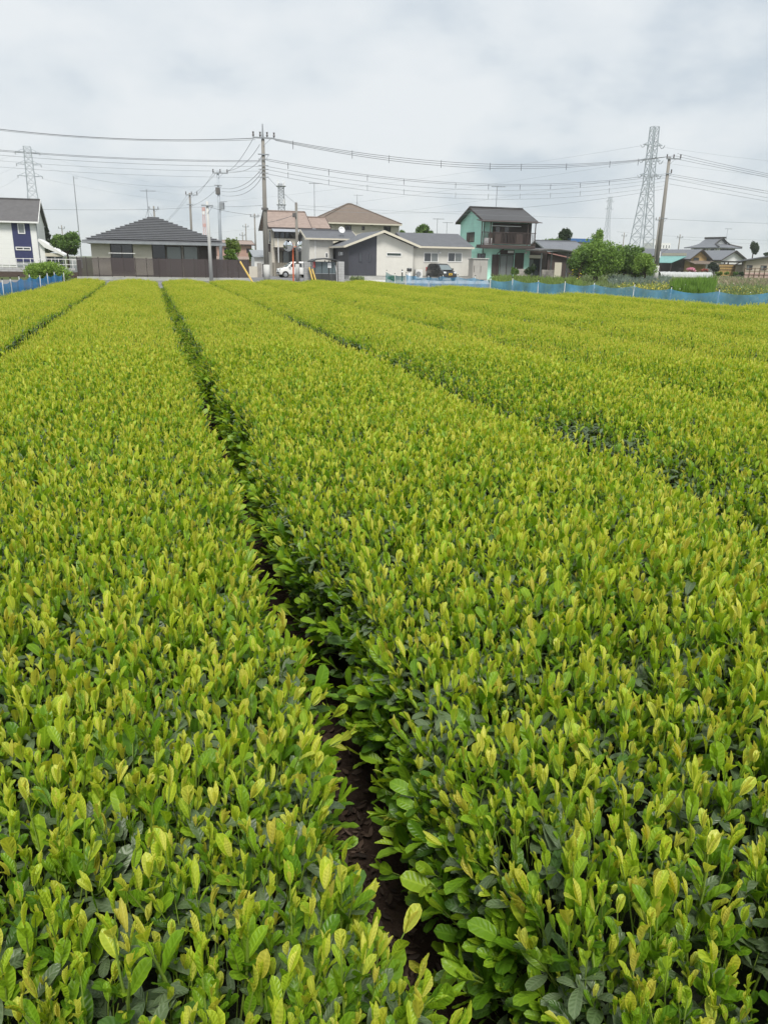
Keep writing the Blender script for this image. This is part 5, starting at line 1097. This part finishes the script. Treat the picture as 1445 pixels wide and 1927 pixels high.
def pylon(label, px, D, y0, w0, w1, arms, armw, yb=505, panels=13, r=.16, m='steel_blue', name='steel_pylon', rz=.35):
    b = G(px, D); b.x = U(px, yb, D).x; t = thing(name, label, 'pylon', b, rz); H = zat(px, y0, D)
    def half(z): k = z / H; return (w0 * (1 - k / .62) + w1 * 1.25 * (k / .62)) / 2 if k < .62 else (w1 * 1.25 + (w1 - w1 * 1.25) * (k - .62) / .38) / 2
    zs = [H * (1 - (1 - i / panels) ** 1.25) for i in range(panels + 1)]
    for sx, sy in ((-1, -1), (1, -1), (1, 1), (-1, 1)): MB().tube([(sx * half(z), sy * half(z), z) for z in zs], r, 4).build('leg', m, t)
    br = MB(); C4 = ((-1, -1), (1, -1), (1, 1), (-1, 1))
    for i in range(panels):
        a, c = zs[i], zs[i + 1]; ha, hc = half(a), half(c)
        for k in range(4):
            p, q = C4[k], C4[(k + 1) % 4]; bars(br, [((p[0] * ha, p[1] * ha, a), (q[0] * hc, q[1] * hc, c)), ((q[0] * ha, q[1] * ha, a), (p[0] * hc, p[1] * hc, c)), ((p[0] * hc, p[1] * hc, c), (q[0] * hc, q[1] * hc, c))], r * .4)
    br.build('bracing', m, t)
    for y in arms:
        z = zat(px, y, D); h = half(z)
        for sg in (-1, 1):
            a = MB(); bars(a, [((sg * h, -h, z), (sg * armw, 0, z + .1)), ((sg * h, h, z), (sg * armw, 0, z + .1)), ((sg * h, 0, z + armw * .32), (sg * armw, 0, z + .1)), ((sg * (h + armw) / 2, 0, z + armw * .16), (sg * (h + armw) / 2, 0, z))], r * .6); ao = a.build('crossarm', m, t)
            MB().tube([(sg * armw, -1.2, z + .1), (sg * armw, -.4, z - .7), (sg * armw, .4, z - .7), (sg * armw, 1.2, z + .1)], .09, 5).build('insulator_string', 'cable_grey', ao)
    return t
pylon('big steel lattice pylon left of the leaning concrete pole', 1203, 262, 238, 6.6, 1.9, (273, 302, 330), 3.6, 490, 15, .17)
pylon('steel pylon with three wide crossarms above the white and navy house', 75, 335, 276, 8.0, 2.6, (288, 310, 332), 4.5, 480, 15, .19)
pylon('faint distant steel pylon left of the big pylon', 1136, 560, 370, 6.5, 1.7, (378, 392), 2.6, 490, 11, .13)
pylon('lattice telecom tower above the pink tiled roof', 532, 190, 346, 1.9, 1.15, (), 1, 480, 22, .09, 'steel', 'telecom_tower', .2)
t = pylon('small red and white mast left of the slender T-arm pole', 388, 420, 390, 2.2, 1.0, (), 1, 480, 12, .2, 'tower_red', 'radio_mast', .2)
for y in (397, 404, 427): 
    z = zat(388, y, 420); MB().tube([(0, 0, z), (0, 0, z + 1.6)], [.9, .9], 10).build('antenna_ring', 'paper' if y == 404 else 'tower_red', t)
tt = [o for o in bpy.data.objects if o.name.startswith('telecom_tower')][0]
for y in (351, 386):
    z = zat(532, y, 190); MB().box(-1.05, 1.05, -1.05, 1.05, z, z + .1).build('platform', 'steel', tt)
    for k in range(4): a = k * pi / 2 + .5; MB().box(.95 * cos(a) - .09, .95 * cos(a) + .09, .95 * sin(a) - .09, .95 * sin(a) + .09, z + .11, z + 1.3).build('panel_antenna', 'paper', tt)

def wire(label, a, m, b, r=.02, mt='cable', group='overhead cables', spacers=0, sp=.35):
    """cable through three image points given as (px, py, depth)"""
    A, Mi, B = U(*a), U(*m), U(*b); s = (Mi - A).length / ((Mi - A).length + (B - Mi).length); pts = []
    for i in range(25):
        q = i / 24; l0 = (q - s) * (q - 1) / (s); l1 = q * (q - 1) / (s * (s - 1)); l2 = q * (q - s) / (1 - s); p = A * l0 + Mi * l1 + B * l2; pts.append(p - A)
    r *= .8; t = thing('overhead_cable', label, 'cable', A, 0, group); MB().tube(pts, r, 4).build('strand', mt, t)
    for i in range(spacers):
        c = pts[int((i + .6) / spacers * 24)]; MB().box(c.x - .02, c.x + .02, c.y - .02, c.y + .02, c.z - sp, c.z + .1).build('spacer', mt, t)
def wires():
    n = ['top', 'second', 'third', 'fourth', 'fifth', 'sixth', 'seventh']
    wire('bold dark cable from the left edge to the spired pole, highest of all', (-330, 190, 58), (140, 256, 61), (479, 260, 62.4), .035)
    wire('thin twin running just under the bold cable to the spired pole', (-330, 195, 58), (140, 258, 61.5), (481, 263, 62.8), .02)
    for i, (y0, ym, y1) in enumerate(((281, 297, 302), (284, 299, 304.5), (291, 307, 313), (302, 317, 322), (316, 328, 334))):
        wire('cable from the left edge to the spired pole, %s from top below the bold one' % n[i].replace('top', 'first'), (-260, y0 - 26, 56), (230, ym, 60), (494, y1, 62.3), .022 if i < 3 else .016, 'cable' if i < 2 else 'cable_grey')
    for i in range(3):
        wire('%s of three cables from the spired pole tip to the leaning pole tip' % n[i].replace('second', 'middle').replace('third', 'lowest'), (512 + 3 * i, 260 + 2 * i, 62.6), (880, 307 + 4.0 * i, 73), (1253 + 8 * i, 295 - i, 84), .026, spacers=9 if i == 0 else 0, sp=.5)
    for i, (y0, ym, y1) in enumerate(((299, 345, 327), (302, 348, 330), (313, 357, 335), (319, 366, 341), (327, 374, 349))):
        wire('lower cable between spired pole and leaning pole, %s from top' % n[i].replace('top', 'first'), (502, y0, 62.6), (880, ym, 73), (1252, y1, 84), .022, 'cable' if i < 2 else 'cable_grey', spacers=11 if i in (1, 3) else 0, sp=.32)
    for i, (y0, ym, y1) in enumerate(((289, 309, 330), (293, 313, 333), (297, 317, 337), (327, 345, 362), (330, 349, 366), (336, 356, 375), (346, 364, 381))):
        wire('cable from the leaning pole to the right edge, %s of seven' % n[i], (1274 - 6 * i if i < 3 else 1258, y0, 84), (1360, ym, 80), (1500, y1 + 8, 74), .022, 'cable' if i < 5 else 'cable_grey')
    for i, (a, m, b) in enumerate((((476, 262), (452, 300), (430, 321)), ((489, 272), (462, 306), (422, 322)), ((492, 295), (468, 318), (407, 324)), ((494, 316), (462, 346), (417, 354)), ((494, 322), (465, 352), (417, 360)), ((494, 331), (468, 360), (418, 368)))):
        wire('drooping cable from the spired pole back to the transformer pole, %s of six' % n[i], (*a, 62.8), (*m, 74), (*b, 91.5), .02)
    for i, (a, m, b) in enumerate((((403, 323), (388, 346), (374, 364)), ((408, 324), (384, 350), (362, 365)), ((411, 352), (390, 372), (360, 388)))):
        wire('short cable between transformer pole and the slim pole, %s of three' % n[i], (*a, 92), (*m, 98), (*b, 105.5), .018)
    for i, (b, m) in enumerate((((300, 425), (330, 398)), ((285, 440), (325, 407)))): wire('faint cable dropping left from the slim pole, %s of two' % n[i], (353 + 6 * i, 366, 106), (*m, 130), (*b, 170), .018, 'cable_grey')
    wire('long level cable crossing behind the bungalow antenna', (-60, 391, 90), (200, 395, 90), (361, 390, 106), .022)
    wire('level cable from the slim pole towards the pink tiled roof', (361, 390, 106), (430, 389, 90), (495, 386, 63), .018)
    wire('thin cable from the bare mast to the transformer pole', (141, 331, 118), (270, 349, 105), (411, 350, 92), .02, 'cable_grey')
    wire('service cable from T-arm pole past the transformer pole', (391, 388, 59.5), (440, 400, 62), (497, 407, 62.4), .018)
    wire('service cable from spired pole to the brown-grey pole', (498, 420, 62.6), (525, 414, 64), (556, 404, 65.4), .025)
    wire('slanting cable from the spired pole down to the brown-grey pole top', (503, 331, 62.6), (528, 358, 64), (557, 383, 65.4), .014, 'cable_grey')
    wire('cable from the brown-grey pole to the mint house, passing the hip roof', (558, 392, 65.5), (740, 401, 76), (990, 390, 86), .016, 'cable_grey')
    wire('cable rising from the mint house roof to the leaning pole', (990, 390, 86), (1110, 377, 85), (1247, 356, 84), .016)
    wire('low cable from brown-grey pole across to the right', (558, 386, 65.5), (900, 404, 76), (1245, 412, 84), .014, 'cable_grey')
    wire('low cable from the leaning pole to the right edge, below the upper seven', (1247, 412, 84), (1350, 417, 80), (1500, 422, 75), .018, 'cable_grey')
    wire('far level cable above the temple-like roof', (1160, 436, 230), (1271, 445, 210), (1520, 454, 190), .03, 'cable_grey')
    wire('far level cable just above the right farmhouses', (1271, 449, 210), (1380, 457, 200), (1520, 460, 190), .025, 'cable_grey')
    for i, y in enumerate((273, 302, 330)):
        wire('faint transmission line left of the big pylon, %s of three' % n[i], (300, y + 118, 420), (800, y + 62, 330), (1208, y + 1, 262), .035, 'cable_grey')
        wire('faint transmission line right of the big pylon, %s of three' % n[i], (1228, y + 1, 262), (1330, y + 16, 250), (1520, y + 37, 230), .035, 'cable_grey')
        wire('faint transmission line left of the three-armed pylon, %s of three' % n[i], (-80, y + 42, 300), (-20, y + 32, 318), (36, 289 + 22 * i, 335), .035, 'cable_grey')
        wire('faint transmission line right of the three-armed pylon, %s of three' % n[i], (76, 291 + 22 * i, 335), (250, 336 + 16 * i, 420), (480, 372 + 10 * i, 560), .035, 'cable_grey')
wires()

# ------------------------------------------------------------------ blue nets
def net_fence(label, pts, hts, base, m_top, m_low, name, lowshare=.45):
    """posts at pts (world xy), net hung between them with a sagging top edge"""
    o = Vector((pts[0][0], pts[0][1], 0)); t = thing(name, label, 'net fence', o)
    for (x, y), h in zip(pts, hts):
        dx, dy = random.uniform(-.05, .05), random.uniform(-.05, .05)
        p = MB().tube([(x - o.x, y - o.y, 0), (x - o.x + dx, y - o.y + dy, h)], .013, 8).build('post', 'white_paint', t); MB().tube([(x - o.x + dx, y - o.y + dy, h), (x - o.x + dx, y - o.y + dy, h + .03)], .02, 8).build('cap', 'tyre', p)
    for part, mt, f0, f1, off in (('net', m_top, 0, 1, 0), ('lower_net', m_low, 0, lowshare, .02)):
        vs = []; fs = []; n = 10
        for i in range(len(pts) - 1):
            for j in range(n + (1 if i == len(pts) - 2 else 0)):
                q = j / n; x = pts[i][0] + (pts[i + 1][0] - pts[i][0]) * q - o.x; y = pts[i][1] + (pts[i + 1][1] - pts[i][1]) * q - o.y
                h = (hts[i] * (1 - q) + hts[i + 1] * q) - .05; L = math.hypot(pts[i + 1][0] - pts[i][0], pts[i + 1][1] - pts[i][1]); sag = min(.14, .055 * L) * 4 * q * (1 - q)
                wv = .03 * sin(9 * q + i * 2.1)
                for k in range(4): kk = k / 3; z = base + (h - base - sag) * (f0 + (f1 - f0) * kk) if f1 == 1 else base + (h - base) * f1 * kk - sag * .2 * kk; vs.append((x + wv * sin(kk * 3), y - .02 - off + wv * sin(kk * 3), z))
        c = len(vs) // 4
        for i in range(c - 1):
            for k in range(3): fs.append((i * 4 + k, (i + 1) * 4 + k, (i + 1) * 4 + k + 1, i * 4 + k + 1))
        b = MB(); b.add(vs, fs); b.build(part, mt, t, smooth=True)
def on_edge(px, l0s0, l1s1):
    d = ray(px, 540); d = Vector((d.x, d.y, 0)); P, Q = R2W(*l0s0), R2W(*l1s1); e = Q - P
    k = (P.x * e.y - P.y * e.x) / (d.x * e.y - d.y * e.x); return (d.x * k, d.y * k)
E0, E1 = (FE[0][0] + .35, FE[0][1]), (FE[1][0] + .35, FE[1][1])
xr = [1560, 1451, 1351, 1261, 1190, 1118, 1062, 1012, 966, 924, 891, 860, 832, 806, 782, 763]
pr = [on_edge(x, E0, E1) for x in xr]; hr = [1.17 + .04 * random.uniform(-1, 1) + max(0, (1100 - x) / 1000) * .18 for x in xr]
net_fence('long blue net on white stakes along the right edge of the field', pr, hr, .03, 'blue_net_pale', 'blue_net', 'net_fence', .5)
pg = [on_edge(x, E0, E1) for x in (762, 744, 726)]; net_fence('short teal net piece at the far end of the right blue net', pg, [1.2, 1.2, 1.32], .03, 'green_net', 'blue_net_pale', 'net_fence')
pl = [tuple(R2W(float(fence_l(s)) - .1, s)[:2]) for i, s in enumerate((10.5, 12.6, 14.6, 16.2, 17.2, 18.3, 19.5, 20.7, 21.8, 23.0, 24.3, 25.6, 27.0, 28.6, 30.2))]
net_fence('bright blue net on white stakes along the left edge of the field', pl, [1.16 + .04 * random.uniform(-1, 1) for _ in pl], .03, 'blue_net', 'blue_net', 'net_fence', .5)

# ------------------------------------------------------------------ trees, shrubs, weeds
def leaf_cloud(blobs, n, size, seed, up=.35, dark=0):
    """blobs (x,y,z,rx,ry,rz): leaf quads through the shells of the blobs"""
    g = np.random.default_rng(seed); bl = np.array(blobs); wt = bl[:, 3] * bl[:, 4] + bl[:, 3] * bl[:, 5]; i = g.choice(len(bl), n, p=wt / wt.sum()); B = bl[i]
    d = g.normal(size=(n, 3)); d /= np.linalg.norm(d, axis=1)[:, None]; rr = g.uniform(.25, 1, n) ** .45 * (1 + g.normal(0, .09, n)) * np.where(g.random(n) < .10, g.uniform(1.0, 1.35, n), 1); C = B[:, :3] + d * B[:, 3:] * rr[:, None]
    a = g.normal(size=(n, 3)) + d * .2; a[:, 2] += up; a /= np.linalg.norm(a, axis=1)[:, None]; b = np.cross(a, g.normal(size=(n, 3))); b /= np.linalg.norm(b, axis=1)[:, None]; s = size * g.uniform(.6, 1.4, n)[:, None]
    V = np.stack([C - a * s, C + b * s * .5, C + a * s, C - b * s * .5], 1).reshape(-1, 3); return V, np.arange(4 * n).reshape(-1, 4)
def tree(name, label, cat, px, D, y0, y1, wpx, n, size, m, seed, trunk=True, zb=None, nb=14, squash=1.0, group=None, shape='round', basez=0.0):
    """crown spans image rows y0 (top) to y1 (bottom), wpx wide"""
    p = U(px, y1, D); top = U(px, y0, D); t = thing(name, label, cat, (p.x, D, 0), 0, group); W = wpx / 1521 * D / 2; z0, z1 = max(p.z, basez + .05), top.z; H = (z1 - z0) / 2; zc = (z0 + z1) / 2; g = random.Random(seed); bl = []
    if shape == 'round':
        for _ in range(nb):
            th = g.uniform(0, 6.28); q = g.uniform(-.75, .8); k = math.sqrt(max(0, 1 - q * q)) * g.uniform(.35, .75); r = g.uniform(.30, .48)
            bl.append((W * k * cos(th), W * k * sin(th) * squash, zc + H * q * .72, W * r, W * r, H * r))
    elif shape == 'cone':
        for i in range(nb):
            q = i / nb; r = (1 - q) * .9 + .1; th = i * 2.4; bl.append((W * r * .45 * cos(th), W * r * .45 * sin(th), z0 + (z1 - z0) * q, W * r * .6, W * r * .6, (z1 - z0) / nb * 1.3))
    elif shape == 'hedge':
        for i in range(nb):
            x = W * (2 * (i + .5) / nb - 1); hh = H * g.uniform(.72, 1.05); bl.append((x, g.uniform(-.5, .5) * squash, z0 + hh, W / nb * g.uniform(1.5, 2.2), W / nb * 1.6 + .3, hh))
            bl.append((x, g.uniform(-.5, .5) * squash, z0 + hh * .6, W / nb * 2, W / nb * 1.6 + .3, hh * .7))
    V, Fq = leaf_cloud(bl, n, size, seed); npmesh('crown', V, Fq, m, t)
    if trunk:
        r = .03 * (z1 ** .8) + .03; b = MB(); b.tube([(0, 0, 0), (.03, .02, z0 * .7 + .1), (0, 0, zc)], [r, r * .8, r * .4], 8); b.build('trunk', 'bark', t)
        lb = MB()
        for x, y, z, *_ in bl[:8]: lb.tube([(0, 0, z0 + (zc - z0) * .3), (x * .6, y * .6, (z + z0) / 2), (x, y, z)], [r * .4, r * .25, r * .1], 5)
        lb.build('limbs', 'bark', t)
    return t
def greenery():
    tree('round_tree', 'round green tree between the lean-to and the bungalow', 'tree', 128, 80, 436, 484, 60, 5000, .13, 'crown_mid', 11)
    tree('conifer', 'dark conifer behind the lean-to roof', 'tree', 92, 96, 417, 470, 24, 1800, .14, 'conifer', 12, shape='cone', nb=16)
    tree('round_shrub', 'dense round green shrub behind the left blue net', 'shrub', 90, 46, 487, 538, 84, 11000, .055, 'crown_bright', 13, trunk=True, nb=34)
    tree('young_tree', 'light green wispy tree behind the brown fence, left of the yellow guard', 'tree', 438, 74, 441, 490, 30, 1300, .10, 'crown_yellow', 14, nb=12)
    tree('garden_bush', 'leafy bush under the wispy tree behind the brown fence', 'shrub', 435, 70, 469, 492, 28, 1300, .09, 'crown_light', 15)
    tree('garden_bush', 'small bush behind the gate near the metal shed', 'shrub', 474, 95, 466, 492, 16, 800, .1, 'crown_mid', 16)
    tree('background_tree', 'treetop rising behind the grey wing roof of the pale house', 'tree', 799, 112, 422, 452, 34, 1800, .15, 'crown_mid', 17, nb=10)
    tree('background_tree', 'small treetop behind the hip roof corner', 'tree', 757, 125, 432, 446, 14, 500, .14, 'crown_mid', 18, nb=6)
    tree('background_tree', 'dark tree right of the mint house roof', 'tree', 1062, 118, 428, 466, 30, 2400, .14, 'crown_dark', 19, nb=12)
    tree('background_tree', 'mid green tree between the mint house and the dark tree', 'tree', 1036, 116, 443, 474, 34, 1800, .13, 'crown_mid', 20, nb=10)
    tree('garden_tree', 'tall light tree at the left end of the big garden thicket', 'tree', 1122, 80, 424, 480, 30, 1700, .10, 'crown_light', 21, nb=12)
    tree('garden_tree', 'broad bushy garden tree, left half of the thicket', 'tree', 1122, 77, 446, 526, 92, 12000, .10, 'crown_light', 22, nb=34, basez=.1)
    tree('garden_tree', 'darker bushy garden tree in the middle of the thicket', 'tree', 1172, 79, 459, 524, 66, 7500, .10, 'crown_mid', 23, nb=26, basez=.1)
    tree('garden_tree', 'light green bush at the right end of the thicket, beside leaning pole', 'tree', 1212, 76, 474, 526, 46, 4600, .085, 'crown_bright', 24, nb=14, basez=.15)
    tree('garden_bush', 'low leafy bush at the left foot of the thicket by the carport', 'shrub', 1088, 76, 468, 526, 50, 4200, .09, 'crown_mid', 71, nb=18, basez=.1)
    tree('garden_bush', 'bush filling the thicket between the dark tree and the rightmost bush', 'shrub', 1193, 78, 470, 526, 44, 4200, .09, 'crown_light', 72, nb=18, basez=.1)
    tree('background_tree', 'small tree between pylon foot and leaning pole', 'tree', 1203, 120, 462, 480, 20, 900, .12, 'crown_mid', 25, nb=8)
    tree('cloud_pruned_tree', 'cloud-pruned tree standing above the beige farmhouse at right edge', 'tree', 1415, 190, 451, 482, 17, 1600, .2, 'crown_dark', 26, nb=12)
    tree('background_tree', 'tiny treetop at the right edge behind the farmhouse roof', 'tree', 1438, 200, 474, 484, 14, 500, .2, 'crown_dark', 27, nb=6)
    tree('pruned_pine', 'dark spreading pine before the white farmhouse', 'tree', 1341, 150, 493, 514, 26, 2000, .17, 'conifer', 28, nb=10)
    for lab, x, w, y0, m, s in (('round clipped bush farthest right of the four', 1394, 12, 509, 'crown_dark', 31), ('round clipped bush second from the right', 1381.5, 10, 510, 'crown_mid', 32), ('pale clipped bush third from the right', 1368, 13, 510, 'crown_light', 33), ('pale clipped bush nearest the dark pine', 1351, 13, 509.5, 'crown_yellow', 34)):
        tree('clipped_bush', lab, 'shrub', x, 126, y0, 519.5, w, 900, .09, m, s, False, nb=6, group='clipped round bushes')
    tree('azalea', 'pink flowering azalea before the ochre farmhouse', 'shrub', 1300, 132, 503.5, 512, 19, 1000, .12, 'flower_pink', 35, False, nb=7)
    tree('red_shrub', 'dark red leafed shrub right of the pink azalea', 'shrub', 1326, 134, 506, 513, 16, 700, .12, 'flower_red', 36, False, nb=6)
    tree('flower_shrub', 'white flowering rose bush before the mint house window', 'shrub', 996, 79.5, 494, 518, 24, 1200, .08, 'crown_dark', 37, False, nb=9)
    tree('flower_shrub', 'low shrub left of the garden block wall', 'shrub', 967, 79, 501, 520, 18, 900, .08, 'crown_mid', 38, False, nb=7)
    tree('young_shrub', 'yellow-green shrub behind the teal net piece', 'shrub', 737, 69, 519, 530, 20, 900, .07, 'crown_yellow', 39, False, nb=7)
    tree('weed_tuft', 'scrubby weeds at the corner of the pale house', 'shrub', 672, 69.5, 519, 531, 26, 900, .06, 'weed_dull', 40, False, nb=8, shape='hedge')
    # blades and flowers: uncountable ground cover
    def blades(name, label, area, n, h, w, m, seed, zoff=0, kind='blade'):
        g = np.random.default_rng(seed); px = g.uniform(area[0], area[1], n); D = 1 / g.uniform(1 / area[3], 1 / area[2], n); P = np.array([tuple(G(a, b)) for a, b in zip(px, D)])
        hh = h * g.uniform(.3, 1.35, n) * (.55 + .9 * smooth_noise(P[:, 0], P[:, 1], 2.2, seed)); az = g.uniform(0, 6.28, n); dx = np.column_stack([np.cos(az), np.sin(az), 0 * az]); ln = g.normal(0, .3 if h < .6 or kind != 'blade' else .12, (n, 2)) * hh[:, None]
        T = P + np.column_stack([ln, hh]); Mi = P + np.column_stack([ln * .35, hh * .6]); ww = (w * g.uniform(.6, 1.4, n))[:, None]
        if kind == 'blade': V = np.stack([P - dx * ww * .5, P + dx * ww * .5, Mi + dx * ww * .45, T], 1)
        else:
            C = T + [0, 0, zoff]; e = np.column_stack([-np.sin(az), np.cos(az), g.normal(0, .8, n)]); V = np.stack([C - dx * ww, C - e * ww, C + dx * ww, C + e * ww], 1)
        tag(npmesh(name, V.reshape(-1, 3), np.arange(4 * n).reshape(-1, 4), m), label, 'weeds' if kind == 'blade' else 'flowers', kind='stuff')
    blades('weeds', 'rank green weeds before the mint house garden wall', (930, 1090, 46, 76), 14000, .5, .035, 'weed_mid', 51)
    blades('weeds', 'mixed pale green weeds behind the blue net', (1060, 1460, 36, 120), 16000, .34, .04, 'weed_dull', 52)
    blades('weeds', 'green weeds across the garden plot behind the blue net', (960, 1470, 28, 100), 20000, .32, .035, 'weed_mid', 53)
    blades('tall_grass', 'patch of tall bright green grass behind the right blue net', (1268, 1348, 42, 54), 11000, .72, .03, 'weed_bright', 54)
    blades('weeds', 'bluish green weeds left of the crop tunnel', (1150, 1260, 66, 96), 5000, .5, .05, 'weed_blue', 55)
    blades('weeds', 'dry pinkish tan weeds in the plot at right', (1345, 1470, 70, 120), 2500, .4, .05, 'weed_tan', 56)
    blades('yellow_flowers', 'yellow wild flowers left of the tall grass', (1170, 1266, 44, 62), 1300, .42, .022, 'flower_yellow', 57, 0, 'f')
    blades('yellow_flowers', 'yellow wild flowers right of the tall grass', (1345, 1470, 36, 56), 1700, .36, .02, 'flower_yellow', 58, 0, 'f')
    blades('white_flowers', 'small white flowers scattered among the weeds', (1100, 1450, 40, 90), 260, .5, .022, 'flower_white', 59, 0, 'f')
    blades('weeds', 'grass fringe on the strip beyond the tea rows', (60, 760, 33.5, 45), 7000, .14, .02, 'weed_mid', 60)
    blades('yellow_flowers', 'orange yellow flowers by the carport and thicket', (1055, 1095, 74, 76), 14, 1.5, .10, 'flower_yellow', 61, 0, 'f')
greenery()

# ------------------------------------------------------------------ thin summer haze around everything
def haze():
    m = bpy.data.materials.new('haze'); m.use_nodes = True; nt = m.node_tree; nt.nodes.clear()
    out = nt.nodes.new('ShaderNodeOutputMaterial'); pv = nt.nodes.new('ShaderNodeVolumePrincipled')
    pv.inputs['Color'].default_value = (.95, .97, .99, 1); pv.inputs['Density'].default_value = .0003; pv.inputs['Anisotropy'].default_value = .2
    nt.links.new(pv.outputs[0], out.inputs['Volume']); MATS['haze'] = m
    tag(MB().box(-1650, 1650, -80, 2650, -1.0, 62).build('haze', 'haze'), 'thin pale haze over the fields', 'haze', kind='stuff')
haze()
